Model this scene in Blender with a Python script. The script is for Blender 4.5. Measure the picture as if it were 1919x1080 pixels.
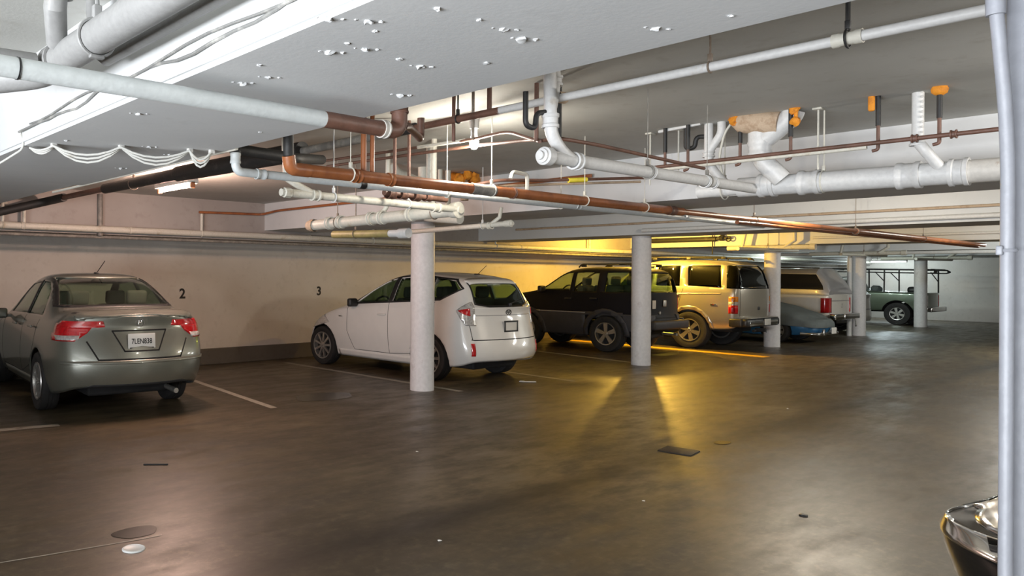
import bpy, bmesh, math, random
from mathutils import Vector, Matrix
PI = math.pi
for o in list(bpy.data.objects): bpy.data.objects.remove(o)
S = bpy.context.scene
COL = S.collection
random.seed(7)

# ------------------------------------------------------------------ camera
# world: X runs along the long wall, Y towards the long wall, Z up, metres
YAW, ROLL, CAM_H, F_PX = .9108, .0066, 1.495, 1428.2
fw = Vector((math.cos(YAW), math.sin(YAW), 0)); rt = Vector((math.sin(YAW), -math.cos(YAW), 0)); up = Vector((0, 0, 1))
r2 = rt*math.cos(ROLL)+up*math.sin(ROLL); u2 = up*math.cos(ROLL)-rt*math.sin(ROLL)
cd = bpy.data.cameras.new('camera'); cam = bpy.data.objects.new('camera', cd); COL.objects.link(cam)
m = Matrix.Identity(4)
for i in range(3): m[i][0], m[i][1], m[i][2] = r2[i], u2[i], -fw[i]
m[2][3] = CAM_H
cam.matrix_world = m
cd.sensor_width = 36; cd.lens = F_PX/1919*36; cd.shift_x = 366.9/1919; cd.shift_y = -25.3/1919; cd.clip_start = .05
S.camera = cam

# ------------------------------------------------------------------ world, exposure, lights
W = bpy.data.worlds.new('world'); S.world = W; W.use_nodes = True
W.node_tree.nodes['Background'].inputs[0].default_value = (.75, .85, 1, 1)
W.node_tree.nodes['Background'].inputs[1].default_value = .6
S.view_settings.view_transform = 'Standard'; S.view_settings.look = 'None'; S.view_settings.gamma = 1
S.view_settings.use_curve_mapping = False
S.view_settings.exposure = 0.0
S.cycles.use_denoising = True
S.cycles.max_bounces = 10; S.cycles.diffuse_bounces = 5; S.cycles.glossy_bounces = 5; S.cycles.transmission_bounces = 8
S.cycles.transparent_max_bounces = 12; S.cycles.sample_clamp_indirect = 6; S.cycles.caustics_reflective = False; S.cycles.caustics_refractive = False

def area(name, loc, sx, sy, power, col, rot=(0, 0, 0)):
    l = bpy.data.lights.new(name, 'AREA'); l.shape = 'RECTANGLE'; l.size = sx; l.size_y = sy; l.energy = power; l.color = col
    o = bpy.data.objects.new(name, l); COL.objects.link(o); o.location = loc; o.rotation_euler = rot
    return o
def point(name, loc, power, col, r=.05):
    l = bpy.data.lights.new(name, 'POINT'); l.energy = power; l.color = col; l.shadow_soft_size = r
    o = bpy.data.objects.new(name, l); COL.objects.link(o); o.location = loc
    return o
# added area light behind the photographer, tilted up, standing in for doorway daylight
area('doorway_fill', (-3.98, .4, .85), 6.3, 1.5, 680, (.92, .955, 1.0), (PI/2+.62, 0, -PI/2)).data.spread = 2.3
# tube and bulb light (the fixtures themselves are built further down at the same places)
LAMPS = dict(
    left_tube=(3.85, 7.45, 2.42, .78, 140, (1, .66, .53)),
    near_fill=(5.4, -1.1, 2.42, 1.2, 190, (1, .95, .88)),  # added lamp out of view, brightens the right-hand pipes and car rears
    right_fill=(9.3, 3.1, 2.42, 1.2, 130, (1, .88, .70)),  # added lamp hidden behind a beam, lights the hatchback's rear
    bend_fill=(15.2, 2.2, 2.42, 1.2, 95, (1, .95, .86)),  # added lamp hidden behind a beam, brightens the third column
    mid_fill=(20.4, 2.2, 2.42, 1.2, 280, (.97, .97, .90)),  # added lamp hidden behind a beam, fills the far aisle
    bay_tube=(25.3, 8.8, 2.21, 1.3, 160, (.86, 1, .96)),
    far_tube=(33.0, 9.02, 2.09, 1.1, 95, (.80, .95, 1)),
)
for k, (x, y, z, L, p, c) in LAMPS.items():
    for s in (-.3, 0, .3): point(k+'_light', (x, y+s*L, z-.075), p/3, c, .04)
point('bare_bulb_light', (4.08, 3.49, 2.355), 40, (1, .93, .80), .03)
point('yellow_bulb_light', (15.4, 8.5, 2.24), 470, (1, .58, .08), .05)

# ------------------------------------------------------------------ materials
def nt(name):
    mt = bpy.data.materials.new(name); mt.use_nodes = True
    t = mt.node_tree; return mt, t, t.nodes['Principled BSDF']
def N(t, typ, **kw):
    n = t.nodes.new(typ)
    for k, v in kw.items(): setattr(n, k, v)
    return n
def noise(t, scale, detail=4, rough=.55, vec=None, stretch=None):
    tc = N(t, 'ShaderNodeTexCoord'); n = N(t, 'ShaderNodeTexNoise')
    n.inputs['Scale'].default_value = scale; n.inputs['Detail'].default_value = detail; n.inputs['Roughness'].default_value = rough
    src = tc.outputs['Object']
    if stretch:
        mp = N(t, 'ShaderNodeMapping'); mp.inputs['Scale'].default_value = stretch; t.links.new(src, mp.inputs['Vector']); src = mp.outputs['Vector']
    t.links.new(src, n.inputs['Vector'])
    return n.outputs['Fac']
def ramp(t, src, stops):
    r = N(t, 'ShaderNodeValToRGB'); e = r.color_ramp.elements
    e[0].position, e[0].color = stops[0][0], (*stops[0][1], 1); e[1].position, e[1].color = stops[-1][0], (*stops[-1][1], 1)
    for p, c in stops[1:-1]:
        q = e.new(p); q.color = (*c, 1)
    t.links.new(src, r.inputs['Fac']); return r.outputs['Color']
def mix(t, fac, a, b):
    mx = N(t, 'ShaderNodeMix', data_type='RGBA')
    t.links.new(fac, mx.inputs['Factor'])
    for s, v in ((6, a), (7, b)):
        if isinstance(v, tuple): mx.inputs[s].default_value = (*v, 1)
        else: t.links.new(v, mx.inputs[s])
    return mx.outputs[2]
def bump(t, b, src, strength, dist=.01):
    n = N(t, 'ShaderNodeBump'); n.inputs['Strength'].default_value = strength; n.inputs['Distance'].default_value = dist
    t.links.new(src, n.inputs['Height']); t.links.new(n.outputs['Normal'], b.inputs['Normal'])
def plain(name, col, rough=.5, metal=0., coat=0., var=.12, scale=6., bmp=0., spec=None):
    mt, t, b = nt(name)
    f = noise(t, scale)
    c2 = tuple(max(0, c*(1-var)) for c in col); c3 = tuple(min(1, c*(1+var)) for c in col)
    t.links.new(ramp(t, f, [(.3, c2), (.7, c3)]), b.inputs['Base Color'])
    b.inputs['Roughness'].default_value = rough; b.inputs['Metallic'].default_value = metal
    b.inputs['Coat Weight'].default_value = coat; b.inputs['Coat Roughness'].default_value = .06
    if spec is not None: b.inputs['Specular IOR Level'].default_value = spec
    if bmp: bump(t, b, noise(t, scale*6), bmp)
    return mt
def worn(name, col, dirt, lo=.55, hi=.75, rough=.5, scale=5., bmp=.15, metal=0.):
    """paint with patches of dirt or rust showing through"""
    mt, t, b = nt(name)
    f1 = noise(t, scale, 6, .65); f2 = noise(t, scale*7, 4)
    base = ramp(t, f2, [(.3, tuple(c*.88 for c in col)), (.7, col)])
    msk = ramp(t, f1, [(lo, (0, 0, 0)), (hi, (1, 1, 1))])
    t.links.new(mix(t, msk, base, dirt), b.inputs['Base Color'])
    b.inputs['Roughness'].default_value = rough; b.inputs['Metallic'].default_value = metal
    if bmp: bump(t, b, f2, bmp)
    return mt
def emit(name, col, strength):
    mt, t, b = nt(name)
    b.inputs['Base Color'].default_value = (*col, 1); b.inputs['Emission Color'].default_value = (*col, 1); b.inputs['Emission Strength'].default_value = strength
    return mt
def glass(name, tint, gloss=.02):
    mt, t, b = nt(name)
    out = t.nodes['Material Output']; t.nodes.remove(b)
    tr = N(t, 'ShaderNodeBsdfTransparent'); tr.inputs[0].default_value = (*tint, 1)
    gl = N(t, 'ShaderNodeBsdfGlossy'); gl.inputs['Roughness'].default_value = gloss; gl.inputs[0].default_value = (.9, .93, .93, 1)
    lw = N(t, 'ShaderNodeLayerWeight'); lw.inputs['Blend'].default_value = .5
    pw = N(t, 'ShaderNodeMath', operation='POWER'); t.links.new(lw.outputs['Facing'], pw.inputs[0]); pw.inputs[1].default_value = 4.5
    fr = N(t, 'ShaderNodeMath', operation='MULTIPLY_ADD'); t.links.new(pw.outputs[0], fr.inputs[0]); fr.inputs[1].default_value = .9; fr.inputs[2].default_value = .035
    mx = N(t, 'ShaderNodeMixShader')
    t.links.new(fr.outputs[0], mx.inputs[0]); t.links.new(tr.outputs[0], mx.inputs[1]); t.links.new(gl.outputs[0], mx.inputs[2]); t.links.new(mx.outputs[0], out.inputs[0])
    return mt
def floor_mat():
    mt, t, b = nt('polished_concrete')
    big = noise(t, .45, 5, .6); mid = noise(t, 1.8, 6, .65, stretch=(1, 2.6, 1)); fine = noise(t, 14, 5, .7)
    c = ramp(t, big, [(.36, (.044, .033, .018)), (.5, (.080, .060, .034)), (.64, (.135, .103, .060))])
    c = mix(t, ramp(t, mid, [(.44, (0, 0, 0)), (.62, (.85, .85, .85))]), c, (.042, .033, .020))
    c = mix(t, ramp(t, fine, [(.50, (0, 0, 0)), (.72, (.6, .6, .6))]), c, (.15, .118, .072))
    # tyre-dark lane and the shallow gutter line along the aisle
    tc = N(t, 'ShaderNodeTexCoord'); sp = N(t, 'ShaderNodeSeparateXYZ'); t.links.new(tc.outputs['Object'], sp.inputs[0])
    wob = N(t, 'ShaderNodeMath', operation='MULTIPLY_ADD'); t.links.new(big, wob.inputs[0]); wob.inputs[1].default_value = .12; t.links.new(sp.outputs['Y'], wob.inputs[2])
    d = N(t, 'ShaderNodeMath', operation='SUBTRACT'); t.links.new(wob.outputs[0], d.inputs[0]); d.inputs[1].default_value = 3.27
    a = N(t, 'ShaderNodeMath', operation='ABSOLUTE'); t.links.new(d.outputs[0], a.inputs[0])
    g = N(t, 'ShaderNodeMapRange'); t.links.new(a.outputs[0], g.inputs['Value']); g.inputs['From Min'].default_value = .02; g.inputs['From Max'].default_value = .22; g.inputs['To Min'].default_value = .75; g.inputs['To Max'].default_value = 0
    c = mix(t, g.outputs['Result'], c, (.022, .017, .010))
    t.links.new(c, b.inputs['Base Color'])
    r = N(t, 'ShaderNodeMapRange'); t.links.new(mid, r.inputs['Value']); r.inputs['From Min'].default_value = .3; r.inputs['From Max'].default_value = .7; r.inputs['To Min'].default_value = .30; r.inputs['To Max'].default_value = .52
    t.links.new(r.outputs['Result'], b.inputs['Roughness'])
    b.inputs['Specular IOR Level'].default_value = .6
    wave = noise(t, 3, 3, .5, stretch=(.6, 1.6, 1))
    bump(t, b, wave, .08, .02)
    return mt
M = {}
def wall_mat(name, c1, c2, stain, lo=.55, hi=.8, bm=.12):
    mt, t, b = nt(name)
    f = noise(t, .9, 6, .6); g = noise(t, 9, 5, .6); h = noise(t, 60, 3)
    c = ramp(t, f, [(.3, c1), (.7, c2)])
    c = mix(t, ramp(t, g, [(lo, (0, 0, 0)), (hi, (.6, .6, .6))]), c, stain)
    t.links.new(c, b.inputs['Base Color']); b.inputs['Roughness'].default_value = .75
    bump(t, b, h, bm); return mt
M['floor'] = floor_mat()
M['wall'] = wall_mat('painted_block_wall', (.56, .52, .47), (.64, .60, .55), (.47, .43, .38))
M['ceiling'] = wall_mat('board_marked_ceiling', (.46, .46, .43), (.56, .56, .53), (.38, .36, .32))
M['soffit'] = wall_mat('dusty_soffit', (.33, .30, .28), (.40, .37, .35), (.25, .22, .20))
M['beam'] = wall_mat('painted_beam', (.60, .615, .62), (.68, .69, .69), (.52, .53, .53), .6, .85, .05)
M['column'] = worn('painted_column', (.74, .73, .74), (.50, .46, .46), .60, .74, .55, 3.5, .12)
M['curb'] = wall_mat('grimy_curb', (.075, .062, .045), (.13, .11, .085), (.05, .04, .03))
M['white_pipe'] = worn('white_pipe_paint', (.70, .70, .69), (.45, .38, .30), .66, .82, .45, 6)
M['pole'] = worn('pole_paint', (.26, .27, .30), (.20, .21, .24), .62, .8, .45, 4)
M['dimmed_white'] = worn('dimmed_white_paint', (.31, .31, .305), (.20, .18, .15), .60, .8, .5, 6)  # white paint darkened against strong light on these pipes, with dirt patches
M['cream_pipe'] = worn('cream_pipe_paint', (.66, .64, .56), (.42, .36, .25), .58, .74, .5, 7)
M['grey_pipe'] = worn('grey_pipe_paint', (.62, .66, .66), (.40, .40, .37), .62, .8, .45, 5)
M['stained_pipe'] = worn('stained_pipe_paint', (.64, .61, .56), (.30, .17, .09), .52, .62, .55, 6)
M['copper'] = worn('copper_brown_paint', (.36, .125, .045), (.15, .05, .028), .5, .75, .38, 5, .1)
M['olive'] = worn('olive_pipe_paint', (.34, .29, .12), (.20, .17, .08), .5, .7, .5, 8)
M['brown'] = worn('rusty_brown_pipe', (.165, .082, .058), (.08, .042, .028), .48, .7, .5, 8)
M['black_pipe'] = worn('black_insulation', (.022, .022, .022), (.09, .08, .07), .6, .8, .55, 6)
M['bare_grey'] = worn('bare_grey_pipe', (.20, .19, .175), (.32, .30, .26), .45, .65, .5, 12)
M['orange'] = worn('orange_foam', (.80, .30, .02), (.45, .14, .02), .5, .7, .7, 25, .4)
M['tan_wrap'] = worn('tan_wrapping', (.55, .42, .30), (.36, .24, .15), .5, .7, .75, 18, .4)
M['steel'] = plain('galvanised_steel', (.42, .41, .38), .4, .8, var=.2, scale=20)
M['rod'] = worn('rusty_rod', (.20, .15, .11), (.36, .33, .28), .5, .7, .6, 15)
M['line_white'] = worn('worn_white_line', (.36, .33, .27), (.15, .12, .08), .58, .72, .45, 5, 0)
M['line_yellow_lit'] = worn('worn_lit_yellow_line', (.75, .44, .03), (.30, .18, .03), .60, .8, .45, 4, 0)  # yellow bulb's light is painted into the line colour
M['black_text'] = plain('black_stencil_paint', (.015, .014, .014), .7, var=.3)
M['tyre'] = plain('tyre_rubber', (.017, .016, .016), .75, var=.25, scale=14)
M['rim'] = plain('alloy_rim', (.62, .61, .59), .28, .85, var=.06)
M['dark'] = plain('dark_underside', (.012, .012, .013), .8, var=.3)
M['interior'] = plain('interior_trim', (.045, .044, .042), .8, var=.3)
M['seat_tan'] = plain('grey_seat_cloth', (.13, .125, .11), .9, var=.15)
M['black_trim'] = plain('black_plastic', (.016, .016, .017), .45, var=.2)
M['seam'] = plain('shut_line', (.006, .006, .006), .9, var=.2)
M['chrome'] = plain('chrome', (.80, .80, .80), .12, 1., var=.04)
M['red_lens'] = plain('red_lens', (.50, .008, .012), .12, 0, 1., var=.2, scale=30)
M['clear_lens'] = plain('clear_lens', (.62, .60, .58), .12, .35, 1., var=.25, scale=40)
M['amber_lens'] = plain('amber_lens', (.75, .26, .02), .14, 0, 1., var=.15, scale=30)
M['plate'] = plain('licence_plate', (.62, .61, .58), .35, var=.06)
M['glass'] = glass('car_glass', (.62, .72, .64))
M['glass_clear'] = glass('light_car_glass', (.80, .86, .80))
M['glass_dark'] = glass('privacy_glass', (.035, .032, .035), .03)
M['civic'] = plain('grey_green_paint', (.19, .195, .165), .32, .5, .9, var=.05, scale=200)
M['prius'] = plain('pearl_white_paint', (.76, .74, .71), .28, .0, 1., var=.02)
M['suv'] = plain('black_paint', (.008, .008, .011), .5, .0, .0, var=.1, spec=.15)
M['clad'] = plain('grey_cladding', (.06, .06, .068), .5, .1, .0, var=.1, spec=.25)
M['tahoe'] = plain('pewter_paint', (.42, .385, .32), .30, .55, .9, var=.05, scale=150)
M['pickup'] = plain('cream_white_paint', (.68, .65, .60), .28, 0, 1., var=.03)
M['dark_window'] = plain('dark_window', (.008, .008, .009), .15, spec=.35)
M['shell'] = plain('camper_shell_grey', (.36, .35, .36), .35, .2, .6, var=.05)
M['silver'] = plain('silver_paint', (.50, .50, .49), .3, .6, .9, var=.05, scale=150)
M['green'] = plain('sage_green_paint', (.13, .165, .12), .32, .4, .9, var=.06, scale=100)
M['blue'] = plain('blue_paint', (.03, .14, .30), .2, .2, 1., var=.08)
M['cover'] = plain('car_cover_cloth', (.13, .15, .15), .85, var=.14, scale=5, bmp=.3)
M['blackcar'] = plain('glossy_black_paint', (.008, .008, .008), .10, .0, .35, var=.1, spec=.3)
M['tube'] = emit('lit_tube_cool', (.88, .98, 1.0), 9)
M['tube_warm'] = emit('lit_tube_warm', (1.0, .86, .80), 9)
M['tube_dim'] = emit('lit_tube_green', (.75, .95, .86), 1.1)
M['bulb'] = emit('lit_bulb', (1, .97, .88), 14)
M['bulb_yellow'] = emit('lit_yellow_bulb', (1, .62, .08), 14)
M['fixture'] = plain('white_fixture', (.62, .61, .58), .4, var=.06)
M['paper'] = plain('paper', (.72, .70, .66), .8, var=.05)
M['stain'] = plain('oil_stain', (.022, .017, .011), .25, var=.4, scale=9)
M['iron'] = plain('cast_iron', (.035, .027, .018), .6, .3, var=.3, scale=30, bmp=.2)
M['dark_cable'] = worn('grey_cable', (.22, .22, .21), (.42, .41, .38), .5, .7, .6, 12)
M['cable'] = worn('painted_cable', (.62, .62, .58), (.35, .31, .25), .55, .75, .6, 12)
M['yellow_tape'] = plain('yellow_tape', (.72, .60, .05), .5)
M['plastic_lid'] = plain('white_plastic', (.70, .71, .70), .35, var=.05)

# ------------------------------------------------------------------ helpers
def tag(o, label=None, cat=None, group=None, kind=None):
    if label: o['label'] = label
    if cat: o['category'] = cat
    if group: o['group'] = group
    if kind: o['kind'] = kind
    return o
def empty(name, loc=(0, 0, 0), rz=0, label=None, cat=None, group=None, kind=None):
    o = bpy.data.objects.new(name, None); COL.objects.link(o); o.location = loc; o.rotation_euler = (0, 0, rz); o.empty_display_size = .2
    return tag(o, label, cat, group, kind)
def link(name, bm, mat, parent=None, smooth=False, angle=None):
    me = bpy.data.meshes.new(name); bm.normal_update(); bm.to_mesh(me); bm.free()
    for mt in (mat if isinstance(mat, (list, tuple)) else [mat]): me.materials.append(M[mt] if isinstance(mt, str) else mt)
    if smooth:
        me.polygons.foreach_set('use_smooth', [True]*len(me.polygons))
        if angle: me.set_sharp_from_angle(angle=math.radians(angle))
    o = bpy.data.objects.new(name, me); COL.objects.link(o)
    if parent: o.parent = parent
    return o
class MB:
    """collects shapes for ONE mesh object"""
    def __init__(s): s.bm = bmesh.new()
    def box(s, c, d, bev=0, rz=0, rx=0, ry=0):
        r = bmesh.ops.create_cube(s.bm, size=1)
        bmesh.ops.scale(s.bm, vec=d, verts=r['verts'])
        if bev:
            es = list({e for v in r['verts'] for e in v.link_edges})
            q = bmesh.ops.bevel(s.bm, geom=es, offset=bev, segments=3, profile=.5, affect='EDGES')
            vs = list({v for f in q['faces'] for v in f.verts} | {v for v in r['verts'] if v.is_valid})
        else: vs = r['verts']
        mt = Matrix.Translation(c) @ Matrix.Rotation(rz, 4, 'Z') @ Matrix.Rotation(ry, 4, 'Y') @ Matrix.Rotation(rx, 4, 'X')
        bmesh.ops.transform(s.bm, matrix=mt, verts=vs)
        return s
    def tube(s, pts, r, seg=14, cap=True, radii=None):
        P = [Vector(p) for p in pts]; n = len(P)
        T = [((P[min(i+1, n-1)]-P[i]).normalized()+(P[i]-P[max(i-1, 0)]).normalized()).normalized() for i in range(n)]
        a = Vector((0, 0, 1)) if abs(T[0].z) < .9 else Vector((1, 0, 0))
        u = T[0].cross(a).normalized(); rings = []
        for i in range(n):
            if i: u = (u-T[i]*u.dot(T[i])).normalized()
            v = T[i].cross(u); rr = radii[i] if radii else r
            k = 1.
            if 0 < i < n-1:
                c = (P[i+1]-P[i]).normalized().dot((P[i]-P[i-1]).normalized()); k = 1/max(.5, math.sqrt((1+c)/2))
            rings.append([s.bm.verts.new(P[i]+(u*math.cos(2*PI*j/seg)+v*math.sin(2*PI*j/seg))*rr*(1+(k-1)*.5)) for j in range(seg)])
        for a_, b_ in zip(rings, rings[1:]):
            for j in range(seg): s.bm.faces.new((a_[j], a_[(j+1) % seg], b_[(j+1) % seg], b_[j]))
        if cap: s.bm.faces.new(rings[0][::-1]); s.bm.faces.new(rings[-1])
        return s
    def collar(s, p, d, r, L, lip=.012, seg=18):
        """hub fitting: a sleeve with a raised lip at each end, centred at p along d"""
        d = Vector(d).normalized(); p = Vector(p); h = L/2
        t = [(-h, r), (-h, r+lip), (-h+L*.22, r+lip), (-h+L*.30, r+lip*.45), (h-L*.30, r+lip*.45), (h-L*.22, r+lip), (h, r+lip), (h, r)]
        return s.lathe(p, d, t, seg)
    def lathe(s, p, d, prof, seg=24, close=False):
        d = Vector(d).normalized(); p = Vector(p)
        a = Vector((0, 0, 1)) if abs(d.z) < .9 else Vector((1, 0, 0)); u = d.cross(a).normalized(); v = d.cross(u)
        rings = []
        for (h, r) in prof:
            if r < 1e-5: rings.append([s.bm.verts.new(p+d*h)])
            else: rings.append([s.bm.verts.new(p+d*h+(u*math.cos(2*PI*j/seg)+v*math.sin(2*PI*j/seg))*r) for j in range(seg)])
        pairs = list(zip(rings, rings[1:]))
        if close: pairs.append((rings[-1], rings[0]))
        for A, B in pairs:
            if len(A) == 1 and len(B) == 1: continue
            for j in range(seg):
                k = (j+1) % seg
                f = [A[0], B[k], B[j]] if len(A) == 1 else [A[j], A[k], B[0]] if len(B) == 1 else [A[j], A[k], B[k], B[j]]
                s.bm.faces.new(f)
        return s
    def prism(s, poly, depth, mt):
        """polygon in local XY extruded along local Z by depth, placed by matrix mt"""
        a = [s.bm.verts.new(mt @ Vector((x, y, 0))) for x, y in poly]; b = [s.bm.verts.new(mt @ Vector((x, y, depth))) for x, y in poly]
        n = len(poly); s.bm.faces.new(a[::-1]); s.bm.faces.new(b)
        for i in range(n): s.bm.faces.new((a[i], a[(i+1) % n], b[(i+1) % n], b[i]))
        return s
    def ring(s, p, d, R, r, seg=20, n=8):
        return s.lathe(p, d, [(r*math.sin(2*PI*i/n), R+r*math.cos(2*PI*i/n)) for i in range(n)], seg, True)
    def blob(s, p, r, k=.35, flat=1., sub=2):
        q = bmesh.ops.create_icosphere(s.bm, subdivisions=sub, radius=r)
        for v in q['verts']:
            f = 1+k*(random.random()-.5); v.co = Vector((v.co.x*f, v.co.y*f, v.co.z*f*flat))+Vector(p)
        return s
    def build(s, name, mat, parent=None, smooth=True, angle=40):
        bmesh.ops.recalc_face_normals(s.bm, faces=s.bm.faces)
        return link(name, s.bm, mat, parent, smooth, angle)
def arc(c, a, b, r0, n=6):
    """quarter bend centred at c from direction a to direction b"""
    a, b, c = Vector(a), Vector(b), Vector(c)
    return [c+(a*math.cos(t*PI/2/n)+b*math.sin(t*PI/2/n))*r0 for t in range(n+1)]
def bend(pts, r=.08, n=5):
    """rounds the corners of a polyline"""
    P = [Vector(p) for p in pts]; out = [P[0]]
    for i in range(1, len(P)-1):
        a = (P[i-1]-P[i]); b = (P[i+1]-P[i]); q = min(r, a.length*.45, b.length*.45)
        A = P[i]+a.normalized()*q; B = P[i]+b.normalized()*q
        for t in range(n+1):
            k = t/n; out.append(A*(1-k)**2+P[i]*2*k*(1-k)+B*k*k)
    return out+[P[-1]]
def text(name, body, size, mat, loc, rot, parent=None, ext=.001, align='CENTER', bold=.0, sx=1.):
    c = bpy.data.curves.new(name, 'FONT'); c.body = body; c.size = size; c.extrude = ext; c.align_x = align; c.align_y = 'CENTER'; c.offset = bold
    t = bpy.data.objects.new('t', c); COL.objects.link(t)
    dg = bpy.context.evaluated_depsgraph_get(); dg.update(); me = bpy.data.meshes.new_from_object(t.evaluated_get(dg))
    bpy.data.objects.remove(t); bpy.data.curves.remove(c); me.materials.clear(); me.materials.append(M[mat]); me.name = name
    o = bpy.data.objects.new(name, me); COL.objects.link(o); o.location = loc; o.rotation_euler = rot; o.scale = (sx, 1, 1)
    if parent: o.parent = parent
    return o

# ------------------------------------------------------------------ room shell
X0, X1, Y0, Y1, ZC, ZB = -4.0, 34.5, -4.5, 11.05, 2.6, 2.18
def struct(name, mb, mat, label, smooth=False):
    o = mb.build(name, mat, None, smooth); o['kind'] = 'structure'; o['label'] = label; return o
struct('floor', MB().box(((X0+X1)/2, (Y0+Y1)/2, -.1), (X1-X0+.4, Y1-Y0+.4, .2)), 'floor', 'glossy brown concrete garage floor')
struct('ceiling', MB().box(((X0+X1)/2, (Y0+Y1)/2, ZC+.1), (X1-X0+.4, Y1-Y0+.4, .2)), 'ceiling', 'grey painted concrete ceiling slab between the beams')
struct('wall_left', MB().box(((X0+X1)/2, Y1+.1, 1.3), (X1-X0+.4, .2, 2.6)), 'wall', 'long painted wall in front of the parked cars')
struct('wall_far', MB().box((X1+.1, (Y0+Y1)/2, 1.3), (.2, Y1-Y0, 2.6)), 'wall', 'end wall at the far end of the garage')
e0, e1 = -3.0, 3.8
struct('wall_near', MB().box((X0-.1, (e1+Y1)/2, 1.3), (.2, Y1-e1, 2.6)).box((X0-.1, (Y0+e0)/2, 1.3), (.2, e0-Y0, 2.6)).box((X0-.1, (e0+e1)/2, 2.35), (.2, e1-e0, .5)), 'wall', 'end wall with the wide garage doorway behind the photographer')
struct('wall_right', MB().box(((X0+X1)/2, Y0-.1, 1.3), (X1-X0, .2, 2.6)), 'wall', 'long wall on the near side of the aisle')
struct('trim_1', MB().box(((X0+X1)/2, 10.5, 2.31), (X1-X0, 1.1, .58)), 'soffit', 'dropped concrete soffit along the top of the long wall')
struct('baseboard_left', MB().box(((X0+X1)/2, Y1-.04, .13), (X1-X0, .08, .26), .01), 'curb', 'grimy dark concrete curb at the foot of the long wall')
LUMPS = [(1.55, 1.31), (1.66, 1.32), (1.77, 1.34), (1.4, 1.32), (1.33, 1.5), (1.4, 1.55), (1.49, 1.69), (1.43, 1.78), (1.64, 1.7), (1.75, 1.72), (1.34, 2.03), (1.45, 2.14), (1.42, 2.26), (1.34, 2.48), (1.97, 2.52), (1.98, 2.99), (1.36, 2.97), (1.97, 3.88), (1.35, 3.8), (1.76, 3.71), (2.02, 0.89), (1.97, 1.06), (1.97, 2.04), (1.88, 1.56), (1.98, 4.58), (1.41, 1.68), (1.24, 1.55)]
for i, xc in enumerate((1.69, 7.19, 12.28, 17.89, 23.32, 29.15)):
    b = MB().box((xc, (Y0+9.95)/2, (ZB+ZC)/2+.01), (.92 if i == 0 else 1.0, 9.95-Y0, ZC-ZB+.02))
    if i == 0: b.box((xc, (Y0+5.68)/2, ZB-.008), (.90, 5.68-Y0, .02))
    o = struct('beam', b, 'beam', 'painted concrete ceiling beam number %d from the camera' % (i+1) if i else 'wide white concrete beam right overhead')
    if i == 0:
        # lumps of plaster and tie stubs left on the underside
        lm = MB()
        for k, (x, y) in enumerate(LUMPS):
            r = .008+.007*((k*7) % 5)/4
            lm.blob((x, y, ZB-.018), r, .9, .6)
            if r > .0105: lm.blob((x+.03, y-.02, ZB-.019), r*.5, .8, .5); lm.blob((x-.03, y+.012, ZB-.018), r*.4, .8, .45)
        lm.build('plaster_lumps', 'beam', o)

# ------------------------------------------------------------------ columns
COLS = [(7.19, 7.0, .155, 'round white concrete column in front of the white hatchback'),
        (12.28, 6.83, .155, 'round white column in front of the dark SUV rear corner'),
        (17.89, 6.97, .155, 'round white column between the tan SUV and the covered car'),
        (23.32, 7.02, .165, 'round white column at the white pickup tailgate'),
        (29.15, 7.14, .165, 'round white column in front of the green truck with ladder rack')]
for i, (x, y, r, lab) in enumerate(COLS):
    b = MB(); prof = [(0, r)]
    for k in range(1, 30): prof.append((ZB*k/30, r*(1+.006*math.sin(k*1.7+i))))
    prof.append((ZB, r)); prof = [(0, 0)]+prof+[(ZB, 0)]
    o = b.lathe((x, y, 0), (0, 0, 1), prof, 40).build('column', 'column', None, True, 50)
    tag(o, lab, 'column', 'round columns along the parking row', 'thing')
o = MB().tube([(23.0, 7.12, 0), (23.0, 7.12, ZB)], .055, 14).build('standpipe', 'white_pipe'); tag(o, 'thin white vertical pipe beside the pickup column', 'pipe')

# ------------------------------------------------------------------ floor markings and small things on the floor
def strip(name, pts, wid, mat, label, cat='line', group=None):
    b = MB(); P = [Vector((x, y, .002)) for x, y in pts]
    for a, c in zip(P, P[1:]):
        d = (c-a).normalized(); n = Vector((-d.y, d.x, 0))*wid/2
        b.bm.faces.new([b.bm.verts.new(v) for v in (a+n, a-n, c-n, c+n)])
    return tag(b.build(name, mat, None, False), label, cat, group)
G = 'painted stall lines'
strip('stall_line', [(7.5, 10.5), (7.5, 6.6)], .10, 'line_white', 'worn white stall line left of the white hatchback', 'line', G)
strip('stall_line', [(5.3, 10.3), (4.85, 7.0)], .09, 'line_white', 'faint white stall line right of the grey sedan', 'line', G)
strip('stall_line', [(9.75, 10.3), (9.55, 6.3)], .09, 'line_white', 'faint white stall line right of the white hatchback', 'line', G)
strip('stall_line', [(12.9, 10.3), (12.4, 6.6)], .11, 'line_white', 'white stall line left of the dark SUV', 'line', G)
strip('stall_line', [(15.62, 10.9), (15.45, 6.1)], .30, 'line_yellow_lit', 'yellow stall line with a painted strip of lamplight between the dark and the tan SUV', 'line', G)  # line widened and yellowed to include floor lit by the yellow bulb
strip('stall_line', [(28.4, 10.6), (28.4, 7.9)], .3, 'line_white', 'pale floor stripe under the green truck', 'line', G)
strip('stall_line', [(1.5, 7.62), (2.6, 7.45)], .12, 'line_white', 'faint white line behind the grey sedan', 'line', G)
strip('chalk_scratch', [(.9, 4.12), (1.5, 4.03), (1.86, 3.98), (1.98, 3.97)], .012, 'line_white', 'thin pale scratch line running up to the white floor lid', 'scratch')
b = MB().lathe((1.757, 3.86, 0), (0, 0, 1), [(0, .062), (.006, .062), (.009, .056), (.006, .048), (.006, 0)], 28); tag(b.build('cleanout_lid', 'plastic_lid'), 'small round white plastic lid on the floor', 'lid')
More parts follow.
